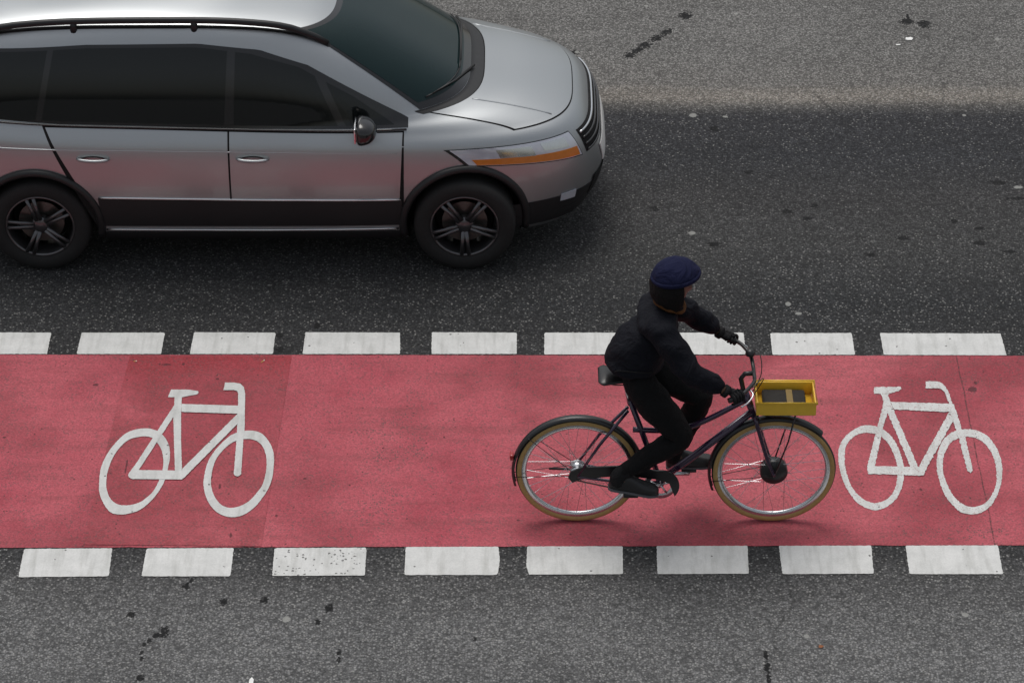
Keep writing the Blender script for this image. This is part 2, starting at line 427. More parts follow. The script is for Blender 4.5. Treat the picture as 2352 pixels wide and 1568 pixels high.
# darker re-coated panel below the left symbol
def c4(x, y): return ((200+x*.44643)/1.27551, (950+y*.44643)/1.27551)
def c5(x, y): return ((2350+x*.4783)/1.27551, (950+y*.4783)/1.27551)
bm = bmesh.new()
jag_poly(bm, [G(*c4(95, 1449)), G(*c4(1266, 1460)), G(*c4(1466, 212)), G(*c4(404, 212))], .007, .02, .0015)
o = fin('cycle_lane_panel', bm, M_red2, normals=False); o['kind'] = 'structure'

# white blocks along both edges of the lane
def block(px, label, mat, group, name='block_marking'):
    bm = bmesh.new(); pts = [G(*p) for p in px]
    # small rounded corners
    q = []
    n = len(pts)
    for i in range(n):
        p = pts[i]; a = (pts[i-1]-p).normalized(); b = (pts[(i+1) % n]-p).normalized(); r = random.uniform(.004, .012)
        q += [p+a*r, p+(a+b)*r*.35, p+b*r]
    c = sum(pts, Vector())/n
    jag_poly(bm, [(p.x-c.x, p.y-c.y) for p in q], 0, .012, .0016)
    o = fin(name, bm, mat, normals=False); o.location = (c.x, c.y, .0045)
    return tag(o, label, 'road marking', group)
GT = 'white blocks along the far edge of the cycle lane'; GB = 'white blocks along the near edge of the cycle lane'
T = [([(-75, 764), (118, 765), (108, 814), (-88, 814)], 'white road block cut by the left border, far edge of red lane'),
     ([(188, 765), (379, 765), (370, 814), (176, 814)], 'white road block at far lane edge, above the left symbol rear wheel'),
     ([(446, 764), (633, 765), (627, 814), (436, 814)], 'white road block above the handlebar of the left painted bicycle'),
     ([(702, 764), (919, 765), (919, 814), (695, 814)], 'white road block at far lane edge, right of two black tar dots'),
     ([(992, 764), (1187, 765), (1187, 814), (991, 814)], 'white road block midway between left painted bicycle and cyclist, far lane edge'),
     ([(1250, 765), (1452, 765), (1454, 815), (1250, 815)], 'white road block partly hidden behind the cyclist back, far lane edge'),
     ([(1513, 765), (1708, 765), (1713, 815), (1516, 815)], 'white road block behind the cyclist outstretched arm, far lane edge'),
     ([(1769, 766), (1956, 766), (1964, 816), (1774, 816)], 'white road block beyond the yellow box, far lane edge'),
     ([(2021, 766), (2298, 767), (2312, 817), (2030, 816)], 'longest white road block, beyond the right painted bicycle')]
for i, (px, lb) in enumerate(T): block(px, lb, M_white, GT)
B = [([(56, 1261), (258, 1259.5), (250, 1324), (42, 1326)], 'white road block nearest the left border on the near edge of red lane'),
     ([(337, 1260), (537, 1259), (529, 1324), (325, 1324)], 'white road block just below the left painted bicycle, smudged grey'),
     ([(631, 1259), (842, 1258), (838, 1322), (625, 1323)], 'white road block full of dark pits and speckles'),
     ([(932, 1256.5), (1145, 1256), (1148, 1290), (1143, 1321), (929, 1321)], 'white road block right of the heavily pitted one, near lane edge'),
     ([(1211, 1255.5), (1430, 1255), (1431, 1319), (1215, 1320), (1209, 1300)], 'white road block below the cyclist rear wheel'),
     ([(1508, 1254.5), (1717, 1254), (1720, 1318), (1510, 1319)], 'white road block below the cyclist front wheel'),
     ([(1789, 1254), (2001, 1253.5), (2007, 1318), (1797, 1319)], 'white road block below the rear wheel of the right painted bicycle'),
     ([(2080, 1253.5), (2292, 1253), (2304, 1319), (2089, 1319)], 'white road block nearest the right border, near edge of red lane')]
for i, (px, lb) in enumerate(B): block(px, lb, M_white_pit if i == 2 else M_white, GB)
for k, od in enumerate(('first', 'second', 'third')):
    for x, sd_ in ((2365+k*260, 'right'), (-345-k*260, 'left')):
        block([(x, 766), (x+195, 766), (x+195, 816), (x, 816)], '%s white block outside the picture past its %s border, far lane edge' % (od, sd_), M_white, GT)
    for x, sd_ in ((2374+k*290, 'right'), (-240-k*290, 'left')):
        block([(x, 1255), (x+212, 1255), (x+212, 1319), (x, 1319)], '%s white block outside the picture past its %s border, near lane edge' % (od, sd_), M_white, GB)

# painted bicycle symbols ------------------------------------------------------
def polar(pts, c, n=120):
    """resample a closed outline by angle around c"""
    ds = spline([(p[0], p[1], 0) for p in pts], 10, True)
    an = sorted(((math.atan2(p.y-c[1], p.x-c[0])) % (2*math.pi), (p-Vector((c[0], c[1], 0))).length) for p in ds)
    an = [(an[-1][0]-2*math.pi, an[-1][1])]+an+[(an[0][0]+2*math.pi, an[0][1])]
    out = []; j = 0
    for k in range(n):
        a = 2*math.pi*k/n
        while an[j+1][0] < a: j += 1
        t = (a-an[j][0])/max(1e-9, an[j+1][0]-an[j][0])
        r = an[j][1]+(an[j+1][1]-an[j][1])*t
        out.append((c[0]+r*math.cos(a), c[1]+r*math.sin(a)))
    return out
def symbol(name, conv, rings, polys, mat, z, jit, label):
    bm = bmesh.new(); lev = z
    for o_, i_ in rings:
        cx = sum(p[0] for p in i_)/len(i_); cy = sum(p[1] for p in i_)/len(i_)
        A = polar(o_, (cx, cy), 240); Bn = polar(i_, (cx, cy), 240)
        def w(p, k):
            q = G(*conv(*p)); q2 = Vector((q.x, q.y, 0))
            d = Vector((noise.noise(q2*70+Vector((k, 0, 0))), noise.noise(q2*70+Vector((0, k, 9))), 0))*jit+Vector((noise.noise(q2*190), noise.noise(q2*190+Vector((3, 3, 3))), 0))*jit*.8
            return bm.verts.new((q.x+d.x, q.y+d.y, lev))
        VA = [w(p, 1) for p in A]; VB = [w(p, 5) for p in Bn]
        for k in range(240):
            f = bm.faces.new((VA[k], VA[(k+1) % 240], VB[(k+1) % 240], VB[k]))
            f.normal_update()
            if f.normal.z < 0: f.normal_flip()
        lev += .0003
    for p in polys:
        jag_poly(bm, [G(*conv(*q)) for q in p], lev, .009, jit*.8); lev += .0003
    bm.normal_update()
    for f in bm.faces:
        if f.normal.z < 0: f.normal_flip()
    o = fin(name, bm, mat, normals=False); tag(o, label, 'road marking', 'bicycle symbols painted on the red lane'); return o
L_rings = [([(203, 1060), (215, 950), (262, 850), (330, 765), (400, 712), (500, 690), (580, 705), (630, 745), (660, 800), (668, 870), (655, 950), (630, 1040), (590, 1110), (540, 1170), (470, 1225), (380, 1253), (310, 1252), (265, 1230), (225, 1170), (205, 1110)],
            [(250, 1060), (258, 980), (290, 890), (340, 815), (400, 765), (480, 744), (545, 750), (585, 785), (615, 840), (625, 910), (615, 980), (590, 1045), (560, 1100), (520, 1140), (470, 1175), (400, 1194), (330, 1190), (285, 1160), (260, 1115)]),
           ([(888, 1060), (897, 980), (920, 905), (960, 840), (1010, 785), (1070, 735), (1140, 710), (1210, 706), (1265, 722), (1305, 760), (1335, 810), (1350, 870), (1348, 950), (1335, 1030), (1305, 1100), (1265, 1160), (1215, 1215), (1150, 1258), (1075, 1273), (1000, 1255), (940, 1205), (905, 1140)],
            [(937, 1040), (945, 970), (970, 895), (1010, 840), (1060, 795), (1110, 770), (1170, 760), (1225, 768), (1265, 795), (1290, 840), (1302, 900), (1297, 980), (1275, 1060), (1240, 1110), (1195, 1160), (1140, 1195), (1070, 1212), (1010, 1195), (965, 1145), (943, 1090)])]
L_polys = [[(675, 436), (790, 437), (853, 446), (856, 458), (845, 468), (748, 487), (655, 486)],
           [(699, 485), (746, 485), (743, 535), (741, 600), (741, 760), (748, 1022), (702, 1022), (690, 620), (696, 535)],
           [(697, 538), (692, 614), (462, 966), (435, 1012), (400, 1016), (394, 1000), (398, 985), (440, 930)],
           [(450, 965), (706, 968), (748, 972), (749, 1027), (420, 1024), (399, 1012)],
           [(743, 532), (1116, 543), (1116, 596), (743, 584)],
           [(1030, 392), (1090, 392), (1130, 400), (1153, 422), (1161, 460), (1158, 700), (1150, 765), (1135, 990), (1125, 1003), (1110, 1007), (1094, 1003), (1087, 990), (1088, 970), (1105, 770), (1110, 660), (1115, 545), (1115, 465), (1107, 447), (1085, 441), (1018, 442)],
           [(1113, 596), (1112, 662), (757, 1020), (749, 1023), (748, 958)]]
symbol('painted_bicycle_symbol', c4, L_rings, L_polys, M_white_sym, .0105, .0016, 'crisp white bicycle symbol painted on the darker red panel at left')
R_rings = [([(221, 800), (232, 740), (265, 690), (315, 650), (370, 625), (430, 624), (480, 640), (520, 665), (560, 710), (590, 765), (612, 830), (625, 890), (620, 960), (600, 1030), (565, 1085), (510, 1125), (450, 1143), (385, 1125), (330, 1090), (285, 1030), (250, 960), (228, 880)],
            [(260, 820), (266, 760), (290, 715), (330, 685), (375, 670), (430, 672), (480, 690), (520, 725), (550, 775), (575, 840), (585, 900), (580, 960), (565, 1015), (540, 1055), (500, 1085), (440, 1098), (385, 1080), (340, 1045), (305, 1000), (280, 940), (264, 880)]),
           ([(823, 880), (828, 800), (850, 735), (885, 690), (930, 660), (990, 648), (1050, 650), (1110, 672), (1155, 710), (1195, 770), (1218, 835), (1226, 910), (1215, 990), (1190, 1060), (1150, 1120), (1100, 1155), (1040, 1168), (975, 1155), (920, 1110), (875, 1050), (843, 970)],
            [(862, 900), (866, 820), (888, 760), (920, 720), (965, 700), (1010, 692), (1060, 700), (1110, 728), (1150, 775), (1178, 840), (1190, 910), (1188, 980), (1165, 1040), (1130, 1090), (1085, 1115), (1030, 1122), (975, 1100), (935, 1065), (900, 1010), (875, 950)])]
R_polys = [[(441, 388), (600, 388), (608, 400), (590, 412), (530, 430), (438, 430)],
           [(483, 430), (524, 430), (542, 485), (565, 540), (712, 880), (735, 925), (700, 925), (665, 880), (520, 540), (500, 480)],
           [(497, 480), (535, 490), (522, 550), (495, 635), (443, 885), (405, 920), (397, 880), (455, 650), (480, 560)],
           [(440, 873), (690, 878), (758, 885), (740, 932), (480, 922), (405, 922), (400, 900)],
           [(540, 480), (885, 491), (930, 495), (940, 543), (900, 543), (560, 527)],
           [(755, 355), (820, 355), (850, 362), (880, 390), (900, 430), (920, 490), (945, 540), (975, 640), (1000, 700), (1045, 900), (1030, 918), (1012, 905), (960, 710), (925, 600), (905, 500), (870, 420), (850, 402), (825, 398), (757, 398)],
           [(900, 543), (937, 545), (920, 605), (765, 880), (742, 932), (705, 932), (712, 880)]]
symbol('painted_bicycle_symbol', c5, R_rings, R_polys, M_white_spray, .0065, .0042, 'grainy sprayed white bicycle symbol in front of the cyclist at right')

# litter -----------------------------------------------------------------------
M_paper = simple('paper', (.82, .82, .80), .7)
M_butt = simple('cigarette_paper', (.80, .74, .60), .8); M_filter = simple('filter_cork', (.55, .30, .10), .8)
M_leaf = simple('dry_leaf', (.25, .09, .035), .8)
def scrap(px, py, pts, z, mat, name, label, cat, curl=.006, group=None):
    c = G(px, py); bm = bmesh.new()
    s = 1/ (FPX/DEP)
    nx = 8
    vs = [bm.verts.new((p[0], p[1], 0)) for p in pts]
    bm.faces.new(vs); bmesh.ops.subdivide_edges(bm, edges=bm.edges, cuts=4, use_grid_fill=True)
    bmesh.ops.triangulate(bm, faces=[f for f in bm.faces if len(f.verts) > 4])
    for v in bm.verts: v.co.z = curl*(1+noise.noise(v.co*30)*1.2)+v.co.x**2*2
    o = fin(name, bm, mat, normals=False); md = o.modifiers.new('s', 'SOLIDIFY'); md.thickness = .0008; apply_mods(o)
    o.location = (c.x, c.y, z+.001)
    return tag(o, label, cat, group)
scrap(2088, 91, [(-.027, -.012), (.018, -.022), (.03, .006), (.012, .022), (-.022, .02)], 0, M_paper, 'paper_scrap', 'larger white paper scrap on pale asphalt at top right', 'paper scrap')
scrap(2063, 104, [(-.016, -.005), (.014, -.010), (.017, .003), (-.014, .009)], 0, M_paper, 'paper_scrap', 'small white paper sliver lying below left of the larger scrap', 'paper scrap', .004)
scrap(1885, 1485, [(-.012, -.008), (.004, -.012), (.018, -.002), (.006, .010), (-.008, .016)], 0, M_leaf, 'dry_leaf', 'tiny curled brown leaf scrap on grey asphalt bottom right', 'leaf', .004)
scrap(577, 1563, [(-.012, -.03), (.012, -.03), (.014, .0), (.002, .026), (-.010, .008)], 0, M_paper, 'paper_scrap', 'pointed white paper scrap at the bottom border of the picture', 'paper scrap', .006)
def butt(px, py, an, L, label):
    c = G(px, py); t = thing('cigarette_butt', label, 'cigarette butt', (c.x, c.y, .004), an, 'cigarette butts on the red lane')
    bm = bmesh.new(); tube(bm, [(-L/2, 0, .004), (L*.1, 0, .0042)], .004, 10); fin('filter', bm, M_filter, t, True)
    bm = bmesh.new(); tube(bm, [(L*.1, 0, .0042), (L*.35, .0005, .0042), (L/2, .001, .004)], [.0039, .0037, .003], 10); fin('paper_stub', bm, M_butt, t, True)
butt(604, 832, R(55), .034, 'cigarette butt lying left above the left painted bicycle handlebar')
butt(311, 832, R(20), .020, 'tiny cigarette butt near the left edge of the darker red panel')

# ------------------------------------------------------------------ car
M_paint = NT('silver_metallic_paint')
def _paint():
    m = M_paint; tc = m.n('ShaderNodeTexCoord').outputs['Object']
    f, _ = m.noise(tc, 900, 2); g, _ = m.noise(tc, 3, 4)
    c = m.mix(f, (.385, .405, .415), (.52, .545, .56)); c = m.mix(m.math('MULTIPLY', g, .12), c, (.30, .28, .25))
    m.l(c, m.b.inputs['Base Color']); m.b.inputs['Metallic'].default_value = .97
    m.l(m.math('ADD', .36, m.math('MULTIPLY', g, .12)), m.b.inputs['Roughness'])
    m.b.inputs['Coat Weight'].default_value = .45; m.b.inputs['Coat Roughness'].default_value = .06
_paint(); M_paint = M_paint.m
M_glass = simple('dark_tinted_glass', (.006, .008, .008), .06, 0, 0, .02, 5, 0, .5)
M_wind = simple('windscreen_glass', (.008, .022, .023), .07, 0, 0, .02, 5, 0, .32)
M_black = simple('black_plastic', (.012, .012, .013), .45, 0, 0, .1, 60, .1)
M_gloss = simple('gloss_black_trim', (.008, .008, .009), .18, 0, .6)
M_gap = simple('seam_rubber', (.004, .004, .004), .9)
M_chrome = simple('polished_metal', (.72, .73, .74), .14, 1.0, 0, .03)
M_alloy = simple('dark_alloy', (.12, .12, .125), .32, .8, .3, .05)
M_tyre = simple('tyre_rubber', (.014, .014, .014), .82, 0, 0, .15, 80, .3)
M_lens = simple('clear_lamp_lens', (.62, .65, .72), .08, .35, 1.0, .04, 12)
M_orange = simple('amber_lamp_lens', (.62, .20, .03), .15, .1, .8)
M_redlens = simple('red_lamp_lens', (.35, .01, .01), .12, 0, .8)
M_disc = simple('brake_steel', (.16, .15, .14), .4, .9, 0)

CXF = G(1068, 620).x-1.35; CY = G(1176, 622).y+.90
car = thing('silver_car', 'silver people carrier with black roof rails driving beside the red lane', 'car', (CXF, CY, 0))
XM = -.35
# rings: (xf, xr, w, nf, nr, z front, z mid, z rear)
K = [(1.80, -1.80, .60, 5, 5, .20, .20, .22),
     (2.02, -2.02, .80, 5, 5, .21, .20, .23),
     (2.13, -2.12, .865, 4.4, 5, .25, .235, .28),
     (2.22, -2.20, .888, 4.0, 5, .38, .34, .40),
     (2.25, -2.24, .902, 3.8, 5, .52, .50, .55),
     (2.22, -2.25, .910, 3.8, 5, .66, .66, .70),
     (2.17, -2.22, .903, 3.7, 5, .78, .80, .86),
     (2.10, -2.18, .885, 3.6, 5, .865, .90, .98),
     (2.00, -2.14, .850, 3.4, 5, .915, .965, 1.045),
     (1.80, -2.13, .838, 3.4, 5, .975, .985, 1.06),
     (1.58, -2.12, .828, 3.4, 5, 1.025, 1.0, 1.08),
     (1.40, -2.10, .820, 3.6, 5, 1.065, 1.02, 1.10),
     (1.19, -2.03, .780, 3.6, 5, 1.20, 1.20, 1.25),
     (.96, -1.96, .728, 3.5, 5, 1.34, 1.36, 1.40),
     (.72, -1.88, .665, 3.4, 5, 1.47, 1.495, 1.50),
     (.52, -1.80, .610, 3.2, 4.5, 1.545, 1.575, 1.555),
     (.34, -1.68, .540, 3, 4, 1.585, 1.615, 1.59),
     (.00, -1.45, .400, 3, 3.5, 1.62, 1.645, 1.62),
     (-.20, -.80, .160, 3, 3, 1.655, 1.66, 1.65)]
NTH = 160
def ring_pt(k, t):
    xf, xr, wd, nf, nr, zf, zm, zr = K[k]
    c, s = math.cos(t), math.sin(t)
    xm = XM if k < 16 else (xf+xr)/2
    if c >= 0: x = xm+(xf-xm)*abs(c)**(2/nf); y = wd*math.copysign(abs(s)**(2/nf), s)
    else: x = xm-(xm-xr)*abs(c)**(2/nr); y = wd*math.copysign(abs(s)**(2/nr), s)
    u = (x-xm)/(xf-xm) if x > xm else (x-xm)/(xm-xr)
    z = zm+(zf-zm)*u*u if u > 0 else zm+(zr-zm)*u*u
    return Vector((x, y, z))
def car_pt(t, r):
    i = max(0, min(len(K)-2, int(r))); f = r-i
    p0, p1, p2, p3 = (ring_pt(max(0, i-1), t), ring_pt(i, t), ring_pt(i+1, t), ring_pt(min(len(K)-1, i+2), t))
    # keep a crisp edge at the base of the glass
    if i == 11: p0 = p1+(p1-p2)
    if i == 10: p3 = p2+(p2-p1)
    return .5*((2*p1)+(p2-p0)*f+(2*p0-5*p1+4*p2-p3)*f*f+(3*p1-p0-3*p2+p3)*f**3)
def tparam(k):   # spread points: superellipse bunches them at the corners
    return 2*math.pi*(k+.5)/NTH
SUB = 4
def build_shell():
    bm = bmesh.new(); rows = []
    nr = (len(K)-1)*SUB+1
    # resample each ring evenly enough by mixing angle and arc
    for j in range(nr):
        r = j/SUB
        rows.append([bm.verts.new(car_pt(tparam(k), r)) for k in range(NTH)])
    for j in range(nr-1):
        for k in range(NTH):
            bm.faces.new((rows[j][k], rows[j][(k+1) % NTH], rows[j+1][(k+1) % NTH], rows[j+1][k]))
    bm.faces.new(rows[0]); bm.faces.new(rows[-1])
    bmesh.ops.recalc_face_normals(bm, faces=bm.faces)
    return bm
bm = build_shell()
BV = BVHTree.FromBMesh(bm)
body = fin('body', bm, [M_paint, M_gap], car, True)
WHX = (1.35, -1.35); WR = .325
# wheel wells cut out of the shell
for wx in WHX:
    for s in (-1, 1):
        cb = bmesh.new()
        bmesh.ops.create_cone(cb, cap_ends=True, segments=48, radius1=.375, radius2=.375, depth=.42)
        for v in cb.verts: v.co = Vector((v.co.x+wx, s*.86+v.co.z, v.co.y+.335))
        bmesh.ops.recalc_face_normals(cb, faces=cb.faces)
        for f in cb.faces: f.material_index = 1
        co = fin('cutter', cb, [M_paint, M_gap], car)
        md = body.modifiers.new('b', 'BOOLEAN'); md.object = co; md.operation = 'DIFFERENCE'; md.solver = 'EXACT'
        apply_mods(body); m_ = co.data; bpy.data.objects.remove(co); bpy.data.meshes.remove(m_)
for p in body.data.polygons: p.use_smooth = True
try: body.data.set_sharp_from_angle(angle=R(40))
except Exception: pass

def hit_side(x, z, s=-1):
    h = BV.ray_cast(Vector((x, s*3, z)), Vector((0, -s, 0)))
    return (h[0], h[1]) if h[0] is not None else (Vector((x, s*.8, z)), Vector((0, s, 0)))
def hit_top(x, y):
    h = BV.ray_cast(Vector((x, y, 4)), Vector((0, 0, -1)))
    return (h[0], h[1]) if h[0] is not None else (Vector((x, y, 1)), Vector((0, 0, 1)))
def resample(pts, n):
    pts = [Vector((p[0], p[1], 0)) for p in pts]
    L = [0]
    for a, b in zip(pts, pts[1:]): L.append(L[-1]+(b-a).length)
    out = []
    for k in range(n+1):
        d = L[-1]*k/n; j = 0
        while j < len(L)-2 and L[j+1] < d: j += 1
        t = (d-L[j])/max(1e-9, L[j+1]-L[j]); out.append(pts[j]+(pts[j+1]-pts[j])*t)
    return out
def patch(name, lo, hi, mat, off, parent, fn, nu=40, nv=14, thick=.004, smooth=True):
    """skin-tight panel between two edge lines; fn maps 2D to (point, normal) on the shell"""
    A = resample(lo, nu); Bq = resample(hi, nu); bm = bmesh.new(); g = []
    for j in range(nv+1):
        row = []
        for i in range(nu+1):
            q = A[i]+(Bq[i]-A[i])*j/nv; p, n = fn(q.x, q.y); row.append((p, n))
        g.append(row)
    top = [[bm.verts.new(p+n*off) for p, n in r] for r in g]
    bot = [[bm.verts.new(p+n*(off-thick)) for p, n in r] for r in g]
    for j in range(nv):
        for i in range(nu):
            bm.faces.new((top[j][i], top[j][i+1], top[j+1][i+1], top[j+1][i]))
    per = [(0, i) for i in range(nu+1)]+[(j, nu) for j in range(1, nv+1)]+[(nv, i) for i in range(nu-1, -1, -1)]+[(j, 0) for j in range(nv-1, 0, -1)]
    for a, b in zip(per, per[1:]+per[:1]):
        bm.faces.new((top[a[0]][a[1]], bot[a[0]][a[1]], bot[b[0]][b[1]], top[b[0]][b[1]]))
    bmesh.ops.remove_doubles(bm, verts=bm.verts, dist=1e-5)
    o = fin(name, bm, mat, parent, smooth)
    try: o.data.set_sharp_from_angle(angle=R(50))
    except Exception: pass
    return o
def line_on(name, pts, rad, mat, off, parent, fn, flat=1.0, n=8, seg=6):
    ps = spline([(p[0], p[1], 0) for p in pts], seg)
    out = []
    for q in ps:
        p, nn = fn(q.x, q.y); out.append(p+nn*off)
    bm = bmesh.new(); tube(bm, out, rad, n, flat=flat); return fin(name, bm, mat, parent, True)
def side_parts(s):
    fn = lambda x, z: hit_side(x, z, s)
    belt = lambda x: 1.010-.022*(x-XM)
    def dr(x0l, x1l, x0h, x1h, front):
        zb = .345
        lo = [(x0l, zb), (x1l, zb)]; hi = [(x0h, belt(x0h)-.018), ((x0h+x1h)/2, belt((x0h+x1h)/2)-.018), (x1h, belt(x1h)-.018)]
        return lo, hi
    # seam ground below the doors then the doors themselves
    patch('door_seam', [(-.99, .335), (.965, .335)], [(-1.29, belt(-1.3)-.010), (.975, belt(1)-.010)], M_gap, .0012, car, fn, 90, 20, .003)
    fd = patch('door', [(-.118, .345), (.93, .345)], [(-.118, belt(-.1)-.018), (.965, belt(1)-.018)], M_paint, .005, car, fn, 60, 24)
    rd_lo = [(-.935, .345), (-.130, .345)]; rd_hi = [(-1.27, belt(-1.3)-.018), (-.130, belt(-.1)-.018)]
    rd = patch('door', rd_lo, rd_hi, M_paint, .005, car, fn, 60, 24)
    for d, hx in ((fd, -.075), (rd, -.885-.19)):
        bm = bmesh.new(); p, n = fn(hx+.10, .835)
        pts = []
        for k in range(13):
            u = k/12; q, _ = fn(hx+u*.20, .835-.004*u); pts.append(q+Vector((0, s*(.012+.030*math.sin(math.pi*u)**.5), 0)))
        tube(bm, pts, [.008]+[.011]*11+[.008], 10, flat=1.0)
        fin('handle', bm, M_paint, d, True)
        bm = bmesh.new(); q, _ = fn(hx+.10, .83)
        tube(bm, [fn(hx+.10+.075*math.cos(a), .825+.020*math.sin(a))[0]+Vector((0, s*.006, 0)) for a in [2*math.pi*k/20 for k in range(20)]], .004, 6, closed=True)
        fin('handle_recess', bm, M_gap, d, True)
    # window band: black surround then three glasses
    patch('window_surround', [(-1.97, belt(-1.97)+.03), (-1.2, belt(-1.2)+.004), (0, belt(0)+.002), (1.0, belt(1.0)+.006)],
          [(-1.87, 1.36), (-1.60, 1.468), (-1.0, 1.505), (-.3, 1.512), (.08, 1.475), (.38, 1.378), (.69, 1.205), (1.0, 1.03)], M_gloss, .0035, car, fn, 80, 20, .005)
    def wtop(x):
        P_ = [(-1.90, 1.31), (-1.80, 1.39), (-1.55, 1.452), (-1.0, 1.486), (-.3, 1.492), (.02, 1.455), (.32, 1.372), (.57, 1.235), (.91, 1.045)]
        for a, b in zip(P_, P_[1:]):
            if x <= b[0]: return a[1]+(b[1]-a[1])*(x-a[0])/(b[0]-a[0])
        return 1.045
    def win(x0l, x1l, x0h, x1h, tnt):
        n = 16
        lo = [(x0l+(x1l-x0l)*k/n, belt(x0l+(x1l-x0l)*k/n)+.022) for k in range(n+1)]
        hi = [(x0h+(x1h-x0h)*k/n, wtop(x0h+(x1h-x0h)*k/n)) for k in range(n+1)]
        return patch('side_window', lo, hi, tnt, .006, car, fn, 50, 18, .004)
    win(-1.90, -1.33, -1.84, -1.24, M_glass); win(-1.29, -.15, -1.20, -.12, M_glass); win(-.09, .56, -.07, .42, M_glass); win(.61, .91, .49, .66, M_glass)
    line_on('belt_strip', [(-1.95, belt(-1.95)+.012), (-1.2, belt(-1.2)-.004), (0, belt(0)-.005), (.99, belt(.99)-.004)], .007, M_gloss, .006, car, fn)
    line_on('sill_strip', [(-.93, .305), (0, .300), (.93, .305)], .0065, M_chrome, .006, car, fn, n=8)
    patch('lower_cladding', [(-.945, .335), (.945, .335)], [(-.965, .545), (0, .53), (.955, .52)], M_black, .0105, car, fn, 70, 8, .009)
    line_on('rub_strip', [(-.96, .552), (0, .537), (.95, .527)], .008, M_chrome, .008, car, fn)
    # sill in dark plastic
    patch('sill', [(-.95, .225), (.95, .225)], [(-.95, .285), (.95, .285)], M_black, .006, car, fn, 60, 6, .008)
    for wx in WHX:     # arch lip following the shell
        bm = bmesh.new(); pts = []
        for k in range(41):
            a = R(-12)+R(204)*k/40; x = wx+.392*math.cos(a); z = .335+.392*math.sin(a)
            q, n = fn(x, max(z, .25)); pts.append(q+n*.003)
        tube(bm, pts, .026, 10); fin('arch_lip', bm, M_black, car, True)
    # creases
    line_on('crease', [(-2.0, .90), (-1.2, .885), (0, .87), (.93, .852)], .006, M_paint, .000, car, fn, flat=1)
    # roof rail
    bm = bmesh.new(); pts = []
    for k in range(31):
        u = k/30; x = -1.75+u*2.25
        q, n = hit_top(x, s*(.590-.02*abs(2*u-1)**3)); up = .050*min(1, min(u, 1-u)*9)**.6
        pts.append(q+Vector((0, 0, up)))
    tube(bm, pts, .021, 10, flat=1.0)
    for u in (.0, .33, .66, 1.0):
        q = pts[int(u*30)]; tube(bm, [q+Vector((0, 0, -.07)), q+Vector((0, 0, -.0))], [.026, .018], 10)
    fin('roof_rail', bm, M_black, car, True)
    # gutter line between roof and side
    line_on('roof_seam', [(-1.75, s*.555), (-1.2, s*.580), (-.4, s*.585), (.2, s*.572), (.44, s*.555)], .017, M_gap, -.010, car, hit_top)
    # A pillar black screen edge is part of the windscreen surround below
    # mirror
    mx, mz = .72, 1.045
    mp = bmesh.new()
    bmesh.ops.create_uvsphere(mp, u_segments=28, v_segments=18, radius=1)
    for v in mp.verts:
        c = v.co.copy()
        c = Vector((math.copysign(abs(c.x)**.7, c.x), math.copysign(abs(c.y)**.75, c.y), math.copysign(abs(c.z)**.75, c.z)))
        v.co = Vector((mx+c.x*(.095 if c.x > 0 else .045)*(1-.12*abs(c.y)), s*(.985+c.y*.115), mz+.035+c.z*.078*(1-.25*max(0, c.x))))
    mir = fin('door_mirror', mp, M_gloss, car, True)
    bm = bmesh.new(); box(bm, (mx-.040, s*.985, mz+.035), (.012, .165, .105), .004); fin('mirror_glass', bm, M_chrome, mir, True)
    q, n = fn(mx+.01, 1.035)
    bm = bmesh.new(); tube(bm, [q+Vector((0, -s*.01, -.0)), Vector((mx, s*.91, mz-.015))], [.030, .026], 12, flat=.7); fin('mirror_stalk', bm, M_black, mir, True)
for s in (-1, 1): side_parts(s)
# bumper / panel gaps across nose
def ring_fn(t, r): 
    p = car_pt(t, r); e = 1e-3
    n = (car_pt(t+e, r)-car_pt(t-e, r)).cross(car_pt(t, r+e)-car_pt(t, r-e)).normalized()
    if n.dot(p-Vector((0, 0, .6))) < 0: n = -n
    return p, n
def rpatch(name, lo, hi, mat, off, parent=car, nu=36, nv=10, thick=.004): return patch(name, lo, hi, mat, off, parent, ring_fn, nu, nv, thick)
# windscreen: surface strip between ring 11 and ring 15 over the front arc
def tfront(k0): return [(-k0+2*k0*i/20, 0) for i in range(21)]
def arc(t0, r0, t1=None, r1=None, n=24):
    t1 = -t0 if t1 is None else t1; r1 = r0 if r1 is None else r1
    return [(t0+(t1-t0)*i/n, r0+(r1-r0)*i/n) for i in range(n+1)]
rpatch('windscreen_surround', arc(-.80, 11.06), arc(-.92, 14.9), M_gloss, .0035, nu=60, nv=24, thick=.006)
ws = rpatch('windscreen', arc(-.765, 11.30), arc(-.88, 14.70), M_wind, .006, nu=60, nv=24)
# scuttle and wipers
rpatch('scuttle', arc(-.84, 10.60), arc(-.84, 11.05), M_black, .003, nu=50, nv=6)
for y0, y1 in ((.50, -.06), (-.04, -.60)):
    bm = bmesh.new()
    def wp(t, r, o): p, n = ring_fn(t, r); return p+n*o
    tube(bm, [wp(y0, 11.0, .02), wp((y0+y1)/2, 11.35, .028), wp(y1, 11.42, .024)], [.009, .007, .005], 8)
    tube(bm, [wp(y0-.1+(y1-y0)*k/10*.95, 11.40+.04*math.sin(k/10*3.14), .014) for k in range(11)], .005, 6)
    fin('wiper', bm, M_black, car, True)
